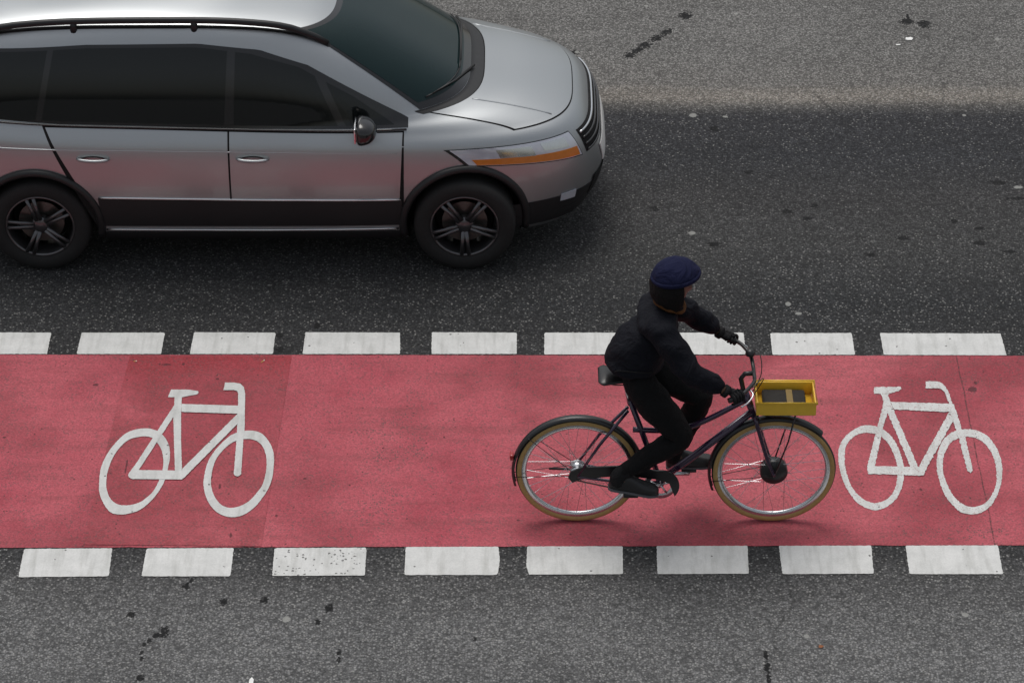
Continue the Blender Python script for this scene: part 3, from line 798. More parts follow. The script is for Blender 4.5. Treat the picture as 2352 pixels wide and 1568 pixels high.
# bonnet panel proud of the body
rpatch('bonnet_seam', arc(-.74, 7.62), arc(-.80, 10.60), M_gap, .0012, nu=60, nv=20, thick=.003)
bon = rpatch('bonnet', arc(-.725, 7.70), arc(-.788, 10.56), M_paint, .0055, nu=60, nv=24, thick=.005)
for s in (-1, 1):
    bm = bmesh.new(); tube(bm, [ring_fn(s*(.40+.05*k/10), 7.9+2.5*k/10)[0]+Vector((0, 0, .003)) for k in range(11)], .007, 6, flat=1); fin('bonnet_crease', bm, M_paint, bon, True)
# headlights wrap the corners
for s in (-1, 1):
    h = rpatch('headlight', arc(s*.42, 5.10, s*1.06, 5.65), arc(s*.44, 6.50, s*1.10, 6.60), M_lens, .007, nu=30, nv=10, thick=.012)
    rpatch('lamp_surround', arc(s*.41, 5.04, s*1.075, 5.60), arc(s*.43, 6.56, s*1.12, 6.66), M_gloss, .002, h, 30, 10, .005)
    rpatch('indicator', arc(s*.44, 5.15, s*1.03, 5.64), arc(s*.44, 5.60, s*1.04, 5.95), M_orange, .0085, h, 24, 5, .006)
    for ta, tb_ in ((.50, .68), (.74, .92)):
        rpatch('lamp_bowl', arc(s*ta, 5.75, s*tb_, 5.9), arc(s*ta, 6.35, s*tb_, 6.40), M_chrome, .0085, h, 12, 6, .003)
    tl_ = rpatch('tail_lamp', arc(math.pi-s*.62, 6.2, math.pi-s*1.05, 6.2), arc(math.pi-s*.64, 8.4, math.pi-s*1.0, 8.4), M_redlens, .007, nu=16, nv=14, thick=.01)
    rpatch('fog_lamp', arc(s*.52, 3.15, s*.64, 3.2), arc(s*.52, 3.55, s*.64, 3.55), M_lens, .008, nu=10, nv=6)
# grille, lower intake, bumper seam
g = rpatch('grille', arc(-.36, 5.05), arc(-.36, 6.35), M_gap, .003, nu=40, nv=8)
for r in (5.15, 5.45, 5.80, 6.15):
    bm = bmesh.new(); tube(bm, [ring_fn(-.35+.70*k/24, r)[0]+Vector((.008, 0, 0)) for k in range(25)], .009, 6); fin('grille_bar', bm, M_chrome if r > 6.1 else M_gloss, g, True)
rpatch('bumper_skirt', arc(-1.0, 2.3), arc(-1.0, 3.45), M_black, .004, nu=60, nv=8, thick=.008)
rpatch('lower_intake', arc(-.36, 2.9), arc(-.32, 3.7), M_gap, .009, nu=40, nv=8)
rpatch('front_lip', arc(-.95, 2.15), arc(-.95, 2.75), M_black, .006, nu=50, nv=6, thick=.008)
rpatch('number_plate', arc(-.17, 3.95), arc(-.17, 4.75), simple('plate_white', (.7, .7, .68), .4), .012, nu=14, nv=6, thick=.008)
rw = rpatch('rear_window', arc(math.pi-.84, 11.5, math.pi+.84, 11.5), arc(math.pi-.9, 14.3, math.pi+.9, 14.3), M_glass, .006, nu=40, nv=16)
# aerial
bm = bmesh.new(); q, _ = hit_top(-1.3, 0); tube(bm, [q, q+Vector((-.10, 0, .18))], [.006, .003], 8); tube(bm, [q-Vector((-.03, 0, .005)), q+Vector((-.02, 0, .018))], [.018, .010], 10); fin('aerial', bm, M_black, car, True)
# wheels
def car_wheel(x, s):
    wl = bpy.data.objects.new('wheel', None); C.objects.link(wl); wl.parent = car; wl.location = (x, s*.80, WR); wl.rotation_euler = (0, R(17 if x > 0 else 40), 0)
    bm = bmesh.new(); W_ = .105
    lathe_y(bm, [(.215, -W_*.8), (.235, -W_), (.275, -W_*1.02), (.305, -W_*.95), (.321, -W_*.75), (.325, -W_*.4), (.325, W_*.4), (.321, W_*.75), (.305, W_*.95), (.275, W_*1.02), (.235, W_), (.215, W_*.8), (.215, -W_*.8)], (0, 0, 0), 72)
    fin('tyre', bm, M_tyre, wl, True)
    bm = bmesh.new(); f = s*.085
    lathe_y(bm, [(.222, f), (.214, f*1.12), (.205, f*.95), (.195, f*.3), (.19, -f), (.222, -f)], (0, 0, 0), 64)
    for k in range(5):
        for d in (-.11, .11):
            a = 2*math.pi*k/5
            p0 = Vector((.045*math.cos(a+d*2), f*.85, .045*math.sin(a+d*2))); p1 = Vector((.210*math.cos(a+d), f*1.02, .210*math.sin(a+d)))
            tube(bm, [p0, (p0+p1)/2+Vector((0, s*.004, 0)), p1], [.019, .013, .014], 8, flat=1)
    lathe_y(bm, [(.001, f*.98), (.05, f*.95), (.062, f*.8), (.062, f*.4), (.001, f*.4)], (0, 0, 0), 32)
    fin('rim', bm, M_alloy, wl, True)
    bm = bmesh.new(); lathe_y(bm, [(.001, f*.25), (.145, f*.25), (.145, f*.05), (.001, f*.05)], (0, 0, 0), 48); fin('brake_disc', bm, M_disc, wl)
    # dark inner barrel
    bm = bmesh.new(); lathe_y(bm, [(.001, -f*.9), (.19, -f*.9)], (0, 0, 0), 40); fin('wheel_back', bm, M_gap, wl)
for x in WHX:
    for s in (-1, 1): car_wheel(x, s)

# ------------------------------------------------------------------ bicycle
BX = G(1325, 1195).x; BY = G(1325, 1195).y
bike = thing('bicycle', 'dark purple city bicycle with black mudguards ridden along the red lane', 'bicycle', (BX, BY, .004))
M_frame = simple('purple_frame_paint', (.030, .012, .040), .28, .2, .8, .05)
M_bblk = simple('bicycle_black', (.012, .012, .013), .4, 0, .2)
M_alu = simple('brushed_aluminium', (.62, .63, .65), .25, 1.0, 0, .05)
M_tan = simple('tan_tyre_sidewall', (.42, .27, .10), .75, 0, 0, .12, 60, .2)
M_rub = simple('bicycle_tread', (.035, .033, .030), .8, 0, 0, .15, 90, .3)
M_spoke = simple('steel_spoke', (.55, .56, .58), .25, 1.0)
M_chain = simple('chain_steel', (.10, .09, .08), .4, .9, 0, .2, 200)
HR = (0, 0, .35); HF = (1.105, 0, .35); BB = Vector((.465, 0, .285))
def bwheel(c, front):
    wl = bpy.data.objects.new('wheel', None); C.objects.link(wl); wl.parent = bike; wl.location = c; wl.rotation_euler = (0, R(9 if front else 23), 0)
    bm = bmesh.new(); n = 96; k = 14; rr = .0195
    for i in range(n):
        pass
    prof = [(.3305+rr*math.cos(2*math.pi*j/k), rr*1.02*math.sin(2*math.pi*j/k)) for j in range(k)]
    rings = [[bm.verts.new((r*math.cos(2*math.pi*i/n), y, r*math.sin(2*math.pi*i/n))) for r, y in prof] for i in range(n)]
    for i in range(n):
        for j in range(k):
            f = bm.faces.new((rings[i][j], rings[i][(j+1) % k], rings[(i+1) % n][(j+1) % k], rings[(i+1) % n][j]))
            a = 2*math.pi*(j+.5)/k
            f.material_index = 1 if math.cos(a) < .62 else 0
    fin('tyre', bm, [M_rub, M_tan], wl, True)
    bm = bmesh.new()
    lathe_y(bm, [(.320, -.012), (.318, -.0125), (.300, -.0125), (.290, -.008), (.288, 0), (.290, .008), (.300, .0125), (.318, .0125), (.320, .012), (.320, -.012)], (0, 0, 0), 96)
    fin('rim', bm, M_alu, wl, True)
    bm = bmesh.new(); hrad = .078 if front else .042; fw = .035
    if front:
        lathe_y(bm, [(.001, -.04), (.03, -.04), (.070, -.034), (.078, -.024), (.078, .024), (.070, .034), (.03, .04), (.001, .04)], (0, 0, 0), 48)
    else:
        lathe_y(bm, [(.001, -.058), (.022, -.058), (.030, -.046), (.046, -.040), (.046, -.034), (.038, -.030), (.038, .028), (.046, .032), (.046, .038), (.02, .046), (.001, .05)], (0, 0, 0), 40)
    fin('hub', bm, M_bblk if front else M_alu, wl, True)
    bm = bmesh.new(); N = 32
    for i in range(N):
        a = 2*math.pi*i/N; sd_ = 1 if i % 2 else -1; sk = (R(38) if front else R(60))*(1 if (i//2) % 2 else -1)
        p0 = Vector((hrad*math.cos(a+sk), sd_*.028, hrad*math.sin(a+sk))); p1 = Vector((.292*math.cos(a), 0, .292*math.sin(a)))
        tube(bm, [p0, p1], .0014, 5)
    fin('spokes', bm, M_spoke, wl)
bwheel(HR, False); bwheel(HF, True)
def bt(name, pts, rad, mat, parent=bike, n=14, flat=1.0, closed=False):
    bm = bmesh.new(); tube(bm, pts, rad, n, closed, flat=flat); return fin(name, bm, mat, parent, True)
V = Vector
seat_top = V((.285, 0, .83)); HT = V((.920, 0, .885)); HB = V((.975, 0, .735))
bm = bmesh.new()
tube(bm, [BB, seat_top], .0165, 14)
tube(bm, [BB+V((0, 0, .0)), V((.62, 0, .42)), HB+V((-.005, 0, .02))], .021, 16)
tube(bm, spline([seat_top-V((-.02, 0, .20)), V((.60, 0, .64)), HT-V((0, 0, .06))], 6), .016, 14)
tube(bm, [HB, HT], .021, 16)
for s in (-1, 1):
    tube(bm, [BB+V((-.02, s*.03, 0)), V((.30, s*.045, .29)), V((0, s*.062, .35))], [.012, .010, .009], 10)
    tube(bm, [seat_top+V((-.01, s*.018, -.06)), V((.12, s*.05, .56)), V((0, s*.062, .355))], [.010, .009, .008], 10)
tube(bm, [BB+V((0, -.045, 0)), BB+V((0, .045, 0))], .023, 16)
fin('frame', bm, M_frame, bike, True)
bm = bmesh.new()
tube(bm, [HB+V((0, 0, 0)), HB+V((.012, 0, -.02))], .022, 14)
for s in (-1, 1):
    tube(bm, spline([HB+V((.006, 0, -.012)), HB+V((.012, s*.042, -.02)), V((1.02, s*.052, .60)), V((1.065, s*.054, .45)), V((1.105, s*.056, .35))], 5), [.013]*8+[.012]*8+[.010]*5, 12)
fin('fork', bm, M_frame, bike, True)
bt('seat_post', [seat_top-V((0, 0, .03)), V((.255, 0, .955))], .0135, M_alu)
# saddle
bm = bmesh.new(); N_ = 20; Mx = 18; rows = []
for i in range(Mx+1):
    u = i/Mx; x = .105+.285*u; wd = .088*(1-u)**1.1*(min(1, u*7+.35))**.5+.021; top_ = .985+.012*(1-u)**2+.004*math.sin(u*3.1)
    rows.append([bm.verts.new((x, wd*math.cos(2*math.pi*k/N_), top_+(.020 if math.sin(2*math.pi*k/N_) > 0 else .028)*math.sin(2*math.pi*k/N_)*(min(1, u*6+.3)*min(1, (1-u)*7+.35)))) for k in range(N_)])
for i in range(Mx):
    for k in range(N_): bm.faces.new((rows[i][k], rows[i][(k+1) % N_], rows[i+1][(k+1) % N_], rows[i+1][k]))
bm.faces.new(rows[0]); bm.faces.new(rows[-1])
sad = fin('saddle', bm, M_bblk, bike, True)
bm = bmesh.new()
for s in (-1, 1): tube(bm, [(.14, s*.03, .965), (.20, s*.022, .945), (.30, s*.02, .945), (.355, s*.01, .965)], .0035, 8)
fin('saddle_rails', bm, M_chain, sad, True)
# handlebar with stem
grip_a = V((.865, -.285, 1.045)); 
bt('stem', [HT-V((0, 0, .03)), V((.895, 0, .975)), V((.915, 0, 1.005)), V((.965, 0, 1.01))], .014, M_bblk)
half = [V((.965, 0, 1.01)), V((.965, .06, 1.012)), V((.955, .13, 1.035)), V((.925, .20, 1.047)), V((.885, .26, 1.048)), V((.815, .315, 1.045))]
full = spline([V((p.x, -p.y, p.z)) for p in reversed(half)]+half[1:], 6)
bt('handlebar', full, .011, M_bblk)
for s in (-1, 1):
    g_ = bt('grip', [V((.880, s*.265, 1.048)), V((.850, s*.29, 1.047)), V((.808, s*.32, 1.045))], [.016, .0165, .016], M_bblk)
    bt('brake_lever', spline([V((.925, s*.20, 1.040)), V((.945, s*.235, 1.025)), V((.915, s*.29, 1.012)), V((.875, s*.33, 1.010))], 5), .005, M_alu)
    bt('brake_cable', spline([V((.94, s*.19, 1.04)), V((1.00, s*.13, 1.06)), V((1.01, s*.04, .98)), V((.96, s*.02, .86))], 6), .0028, M_bblk)
bm = bmesh.new(); bmesh.ops.create_uvsphere(bm, u_segments=20, v_segments=12, radius=.028)
for v in bm.verts: v.co = V((v.co.x, v.co.y, max(v.co.z, -.006)))+V((.95, .115, 1.062))
fin('bell', bm, M_bblk, bike, True)
# mudguards
def guard(c, a0, a1, r=.372, w_=.026):
    bm = bmesh.new(); n = 40; sec = []
    prof = [(r-.014, -w_), (r-.004, -w_*.8), (r, -w_*.4), (r+.001, 0), (r, w_*.4), (r-.004, w_*.8), (r-.014, w_)]
    inn = [(p[0]-.002, p[1]*.93) for p in reversed(prof)]
    lathe_y(bm, prof+inn+[prof[0]], c, n, a0, a1)
    g_ = fin('mudguard', bm, M_bblk, bike, True)
    return g_
gr = guard(HR, R(15), R(195)); gf = guard(HF, R(45), R(200))
for c, aa in ((HR, (R(140), R(185))), (HF, (R(190),))):
    for a in aa:
        for s in (-1, 1):
            par = gr if c == HR else gf
            bt('mudguard_stay', [V((c[0], s*.055, .35)), V((c[0]+.366*math.cos(a), s*.024, .35+.366*math.sin(a)))], .0022, M_bblk, par, 6)
# rear light, front lamp
bm = bmesh.new(); box(bm, (HR[0]+.385*math.cos(R(165)), 0, .35+.385*math.sin(R(165))), (.022, .05, .035), .006); fin('rear_light', bm, M_redlens, bike, True)
bm = bmesh.new(); tube(bm, [(1.035, 0, .745), (1.085, 0, .745)], [.020, .030], 18); fin('front_lamp', bm, M_bblk, bike, True)
# front rack over the wheel
bm = bmesh.new(); zr = .79
tube(bm, [(1.02, -.085, zr), (1.30, -.085, zr), (1.30, .085, zr), (1.02, .085, zr)], .006, 8, closed=True)
for x in (1.09, 1.16, 1.23): tube(bm, [(x, -.085, zr), (x, .085, zr)], .004, 8)
for y in (-.03, .03): tube(bm, [(.985, y, .775), (1.02, y, zr), (1.30, y, zr)], .005, 8)
for s in (-1, 1): tube(bm, [(1.20, s*.085, zr), (1.17, s*.075, .60), (1.11, s*.06, .37)], .005, 8)
fin('front_rack', bm, M_bblk, bike, True)
# drive
CR = R(8)    # crank angle: near pedal behind
def crank(s, ang):
    e = BB+V((math.cos(ang)*.17, s*.075, math.sin(ang)*.17)); st_ = BB+V((0, s*.058, 0))
    c = bt('crank', [st_, (st_+e)/2, e], [.015, .011, .013], M_alu)
    ped = bpy.data.meshes.new('pedal'); bm = bmesh.new()
    box(bm, e+V((0, s*.062, 0)), (.085, .085, .022), .005)
    tube(bm, [e, e+V((0, s*.02, 0))], .007, 8)
    bm.to_mesh(ped); bm.free(); link('pedal', ped, M_bblk, c)
    return e+V((0, s*.062, 0))
PN = crank(-1, R(180)-R(4)); PF = crank(1, -R(4))
bm = bmesh.new(); lathe_y(bm, [(.062, -.052), (.088, -.054), (.092, -.050), (.088, -.046), (.062, -.048), (.062, -.052)], (BB.x, 0, BB.z), 64)
for k in range(5):
    a = 2*math.pi*k/5+.3; tube(bm, [BB+V((0, -.05, 0)), BB+V((.068*math.cos(a), -.05, .068*math.sin(a)))], .006, 6)
fin('chainring', bm, M_alu, bike, True)
bm = bmesh.new(); ch = []
for k in range(13): a = R(-90)+R(180)*k/12; ch.append(BB+V((.09*math.cos(a), -.05, .09*math.sin(a))))
for k in range(13): a = R(90)+R(180)*k/12; ch.append(V((.036*math.cos(a), -.05, .35+.036*math.sin(a))))
tube(bm, ch, .0045, 6, closed=True); fin('chain', bm, M_chain, bike)
# chain guard: a plate over the upper run
bm = bmesh.new(); go = []
for k in range(17): a = R(-40)+R(140)*k/16; go.append((BB.x+.108*math.cos(a), BB.z+.108*math.sin(a)))
go += [(.25, .425), (.02, .415), (-.04, .385), (-.055, .345), (-.03, .31), (.02, .335), (.25, .36), (BB.x-.03, BB.z+.05), (BB.x+.05, BB.z+.02)]
vs = [bm.verts.new((x, -.066, z)) for x, z in go]; f = bm.faces.new(vs)
r_ = bmesh.ops.extrude_face_region(bm, geom=[f]); 
for v in [e for e in r_['geom'] if isinstance(e, bmesh.types.BMVert)]: v.co.y += .010
bmesh.ops.triangulate(bm, faces=[f for f in bm.faces if len(f.verts) > 4])
fin('chain_guard', bm, M_bblk, bike)
# kickstand folded
bt('kickstand', [V((.10, .06, .31)), V((-.16, .085, .30))], .007, M_bblk)

# yellow tray on the front rack
M_yel = simple('yellow_plastic', (.80, .50, .045), .40, 0, .15, .05, 25)
M_strap = simple('dark_rubber_strap', (.012, .012, .012), .6)
tray = thing('yellow_crate', 'small open yellow plastic crate with dark contents on the front rack', 'crate', (BX+1.145, BY, .004+.797))
bm = bmesh.new(); LX, LY, HZ, TK = .33, .215, .085, .009
for s in (-1, 1):
    box(bm, (0, s*(LY/2-TK/2), HZ/2+.001), (LX, TK, HZ-.002), .003)
    box(bm, (s*(LX/2-TK/2), 0, HZ/2), (TK-.001, LY-2*TK-.002, HZ-.004), .002)
box(bm, (0, 0, .006), (LX-2*TK-.002, LY-2*TK-.002, .006), 0)
fin('crate_box', bm, M_yel, tray, True)
bm = bmesh.new()
pts = [(-LX/2-.004, -LY/2-.004, HZ), (LX/2+.004, -LY/2-.004, HZ), (LX/2+.004, LY/2+.004, HZ), (-LX/2-.004, LY/2+.004, HZ)]
tube(bm, pts, .0075, 8, closed=True); fin('rim', bm, M_yel, tray, True)
cont = thing('tool_pouch', 'dark fabric pouch lying inside the yellow crate', 'pouch', (BX+1.14, BY, .004+.808))
M_fab = simple('dark_fabric', (.020, .018, .016), .9, 0, 0, .25, 30, .4)
bm = bmesh.new(); box(bm, (0, 0, .02), (.24, .175, .036), .014)
for v in bm.verts: v.co.z += .004*noise.noise(v.co*30)
fin('pouch_body', bm, M_fab, cont, True)
bm = bmesh.new(); box(bm, (.03, 0, .0405), (.035, .15, .005), .001); fin('strap', bm, simple('ochre_strap', (.22, .15, .05), .8), cont)

# ------------------------------------------------------------------ cyclist
def skin_mesh(name, verts, edges, mat, parent, sub=2, root=0, smooth=True):
    """verts: (co, rx, ry)"""
    me = bpy.data.meshes.new(name)
    me.from_pydata([tuple(v[0]) for v in verts], edges, [])
    o = bpy.data.objects.new(name, me); C.objects.link(o)
    md = o.modifiers.new('skin', 'SKIN'); md.use_smooth_shade = True; md.branch_smoothing = .6
    sk = me.skin_vertices[0].data if me.skin_vertices else None
    if sk is None:
        bm = bmesh.new(); bm.from_mesh(me); bm.verts.layers.skin.verify(); bm.to_mesh(me); bm.free(); sk = me.skin_vertices[0].data
    for i, v in enumerate(verts):
        sk[i].radius = (v[1], v[2] if len(v) > 2 else v[1]); sk[i].use_root = (i == root)
    md2 = o.modifiers.new('sub', 'SUBSURF'); md2.levels = sub; md2.render_levels = sub
    apply_mods(o); o.data.materials.clear(); o.data.materials.append(mat)
    for p in o.data.polygons: p.use_smooth = True
    o.parent = parent; return o
M_skin = simple('skin', (.115, .060, .038), .5, 0, 0, .08, 30)
def cloth(name, col, nsc=220):
    m = NT(name); tc = m.n('ShaderNodeTexCoord').outputs['Object']
    f, _ = m.noise(tc, nsc, 2); g, _ = m.noise(tc, 9, 5, .6, 1.2)
    c = m.mix(f, tuple(x*.8 for x in col), tuple(x*1.2 for x in col)); c = m.mix(m.math('MULTIPLY', g, .35), c, tuple(x*1.6+.002 for x in col))
    m.l(c, m.b.inputs['Base Color']); m.b.inputs['Roughness'].default_value = .85; m.b.inputs['Specular IOR Level'].default_value = .2
    h = m.math('ADD', m.math('MULTIPLY', g, 1.0), m.math('MULTIPLY', f, .04)); m.bump(h, .8, .035)
    return m.m
M_jack = cloth('navy_black_jacket_cloth', (.0055, .006, .010)); M_trou = cloth('black_trouser_cloth', (.0055, .0055, .006))
M_hood = cloth('navy_knit', (.007, .009, .036), 120); M_glove = cloth('black_glove', (.012, .012, .013)); M_scarf = cloth('rust_scarf', (.10, .042, .014))
M_shoe = simple('black_shoe', (.013, .013, .014), .45, 0, .1); M_sole = simple('shoe_sole', (.10, .10, .11), .7)
rider = thing('person', 'cyclist in dark jacket and navy cap leaning forward with both hands on handlebar', 'person', (BX, BY, .004))
hipN = V((.315, -.095, 1.02)); hipF = V((.315, .095, 1.02))
pelvis = V((.30, 0, 1.045)); waist = V((.325, 0, 1.17)); chest = V((.40, 0, 1.31)); upch = V((.445, 0, 1.395)); neck = V((.475, 0, 1.465)); headb = V((.505, 0, 1.52))
headc = V((.528, 0, 1.598))
shN = V((.455, -.180, 1.385)); shF = V((.455, .180, 1.385))
elN = V((.600, -.275, 1.19)); elF = V((.640, .285, 1.215))
wrN = V((.790, -.290, 1.088)); wrF = V((.790, .290, 1.088))
haN = V((.845, -.294, 1.066)); haF = V((.845, .294, 1.066))
ankN = V((PN.x-.075, PN.y+.0, PN.z+.115)); ankF = V((PF.x-.085, PF.y, PF.z+.10))
def knee(h, a, Lt=.450, Ls=.435):
    d = a-h; D_ = min(d.length, Lt+Ls-.01); u = d.normalized(); k = (Lt*Lt-Ls*Ls+D_*D_)/(2*D_); hh = math.sqrt(max(0, Lt*Lt-k*k))
    f = V((1, 0, 0)); f = (f-u*f.dot(u)).normalized()
    return h+u*k+f*hh
knN = knee(hipN, ankN); knF = knee(hipF, ankF)
def mid(a, b, t=.5): return a+(b-a)*t
vs = [(pelvis, .125, .10), (waist, .12, .095), (chest, .135, .105), (upch, .11, .09), (neck, .055, .055), (headb, .058, .058),
      (hipN, .085, .085), (mid(hipN, knN), .072, .072), (knN, .055, .055), (mid(knN, ankN, .35), .055, .055), (ankN, .036, .036),
      (hipF, .085, .085), (mid(hipF, knF), .072, .072), (knF, .055, .055), (mid(knF, ankF, .35), .055, .055), (ankF, .036, .036),
      (shN, .045, .045), (mid(shN, elN), .045, .045), (elN, .038, .038), (mid(elN, wrN, .4), .037, .037), (wrN, .026, .026),
      (shF, .045, .045), (mid(shF, elF), .045, .045), (elF, .038, .038), (mid(elF, wrF, .4), .037, .037), (wrF, .026, .026),
      (headb+V((.008, 0, .03)), .070, .066), (headc, .092, .078), (headc+V((-.008, 0, .065)), .080, .072)]
es = [(0, 1), (1, 2), (2, 3), (3, 4), (4, 5), (0, 6), (6, 7), (7, 8), (8, 9), (9, 10), (0, 11), (11, 12), (12, 13), (13, 14), (14, 15),
      (3, 16), (16, 17), (17, 18), (18, 19), (19, 20), (3, 21), (21, 22), (22, 23), (23, 24), (24, 25), (5, 26), (26, 27), (27, 28)]
# feet inside the shoes, joined to the ankles
footN = PN+V((.02, 0, .045)); footF = PF+V((.02, 0, .045))
for i, (a, f_) in enumerate(((ankN, footN), (ankF, footF))):
    b0 = len(vs); vs += [(f_+V((.0, 0, .005)), .034, .034), (f_+V((.075, 0, -.008)), .030, .026)]
    es += [(10 if i == 0 else 15, b0), (b0, b0+1)]
body_ = skin_mesh('body', vs, es, M_skin, rider, 2)
# face features pushed into the head mesh: nose, brow, chin
fd = V((.96, 0, -.28)).normalized()
for v in body_.data.vertices:
    p = v.co-headc
    if p.length < .16 and v.co.z > 1.51:
        a = p.dot(fd)
        if a > .03:
            y = p.y; up_ = p.dot(V((.28, 0, .96)))
            nose = math.exp(-(y/.013)**2-((up_+.008)/.020)**2)*.024
            eye = -math.exp(-((abs(y)-.032)/.013)**2-((up_-.018)/.012)**2)*.009
            chin = math.exp(-(y/.025)**2-((up_+.075)/.02)**2)*.016
            lip = math.exp(-(y/.02)**2-((up_+.043)/.008)**2)*.006
            v.co += fd*(nose+eye+chin+lip)
M_eye = simple('eye_white', (.5, .48, .45), .2)
for s in (-1, 1):
    bm = bmesh.new(); p = headc+fd*.083+V((.28, 0, .96))*.016+V((0, s*.032, 0)); bmesh.ops.create_uvsphere(bm, u_segments=12, v_segments=8, radius=.010, matrix=Matrix.Translation(p))
    fin('eye', bm, M_eye, body_, True)
for s in (-1, 1):
    bm = bmesh.new(); bmesh.ops.create_uvsphere(bm, u_segments=14, v_segments=10, radius=1)
    for v in bm.verts: v.co = V((v.co.x*.020, v.co.y*.010, v.co.z*.030))+headc+V((-.008, s*.080, -.008))
    fin('ear', bm, M_skin, body_, True)
# trousers
def legc(h, k, a):
    return [(h, .118, .118), (mid(h, k, .5)+V((0, 0, -.005)), .104, .100), (mid(h, k, .88), .084, .084), (k+V((.0, 0, 0)), .082, .082), (mid(k, a, .35)+V((-.008, 0, 0)), .074, .070), (mid(k, a, .75), .060, .056), (mid(k, a, 1.0)+V((0, 0, .01)), .048, .048)]
tv = [(pelvis+V((0, 0, .01)), .145, .125), (waist+V((-.01, 0, -.03)), .135, .115)]; te = [(0, 1)]
for h, k, a in ((hipN, knN, ankN), (hipF, knF, ankF)):
    b0 = len(tv); tv += legc(h, k, a); te += [(0, b0)]+[(b0+i, b0+i+1) for i in range(6)]
tro = skin_mesh('trousers', tv, te, M_trou, rider, 3)
# jacket
jv = [(pelvis+V((-.005, 0, .0)), .185, .178), (pelvis+V((.0, 0, .06)), .180, .172), (waist+V((-.005, 0, 0)), .176, .165), (chest+V((-.01, 0, 0)), .190, .168), (upch+V((-.008, 0, .0)), .160, .135), (neck+V((-.005, 0, .0)), .080, .078)]
je = [(0, 1), (1, 2), (2, 3), (3, 4), (4, 5)]
for sh, el, wr in ((shN, elN, wrN), (shF, elF, wrF)):
    b0 = len(jv); jv += [(sh, .108, .106), (mid(sh, el, .5), .086, .082), (el+V((-.004, 0, -.004)), .078, .074), (mid(el, wr, .5), .066, .062), (mid(el, wr, .97), .044, .044)]
    je += [(4, b0)]+[(b0+i, b0+i+1) for i in range(4)]
jack = skin_mesh('jacket', jv, je, M_jack, rider, 3)
def folds(o, amp, sc, seed):
    for v in o.data.vertices:
        n = v.normal; p = v.co
        a = noise.noise(V((p.x*sc, p.y*sc*.9+seed, p.z*sc*1.3)))+.5*noise.noise(V((p.x*sc*2.3, p.y*sc*2+seed, p.z*sc*2.9)))
        v.co = p+n*a*amp
folds(jack, .016, 9, 3); folds(tro, .010, 10, 8)
# scarf ring
bm = bmesh.new(); tube(bm, [neck+V((.010+.078*math.cos(a), .080*math.sin(a), .012-.030*math.cos(a)+.004*math.sin(3*a))) for a in [2*math.pi*k/28 for k in range(28)]], .017, 10, closed=True)
o = fin('scarf', bm, M_scarf, rider, True); folds(o, .006, 30, 1)
# dark hair / hood behind head and knit cap on top
def shell(name, c, rx, ry, rz, mat, keep, parent, tilt=0.0, nz=0.0):
    bm = bmesh.new(); bmesh.ops.create_uvsphere(bm, u_segments=40, v_segments=28, radius=1)
    rm = Matrix.Rotation(tilt, 3, 'Y')
    dele = [v for v in bm.verts if not keep(v.co)]
    bmesh.ops.delete(bm, geom=dele, context='VERTS')
    for v in bm.verts:
        q = V((v.co.x*rx, v.co.y*ry, v.co.z*rz)); q *= 1+nz*noise.noise(q*25)
        v.co = rm @ q+c
    o = fin(name, bm, mat, parent, True); md = o.modifiers.new('s', 'SOLIDIFY'); md.thickness = .010; md.offset = 1; apply_mods(o)
    for p in o.data.polygons: p.use_smooth = True
    return o
M_hair = cloth('black_hair', (.007, .006, .006), 300)
shell('hair', headc+V((-.026, 0, -.022)), .118, .112, .140, M_hair, lambda c: c.x < .48 or c.z > .40, rider, R(0), .06)
shell('cap', headc+V((-.010, 0, .034)), .126, .116, .106, M_hood, lambda c: c.z > .16, rider, R(-8), .03)
bm = bmesh.new(); tube(bm, [Matrix.Rotation(R(-8), 3, 'Y') @ V((.127*math.cos(a), .117*math.sin(a), .018))+headc+V((-.010, 0, .034)) for a in [2*math.pi*k/40 for k in range(40)]], .012, 10, closed=True, flat=1.3)
fin('cap_band', bm, M_hood, rider, True)
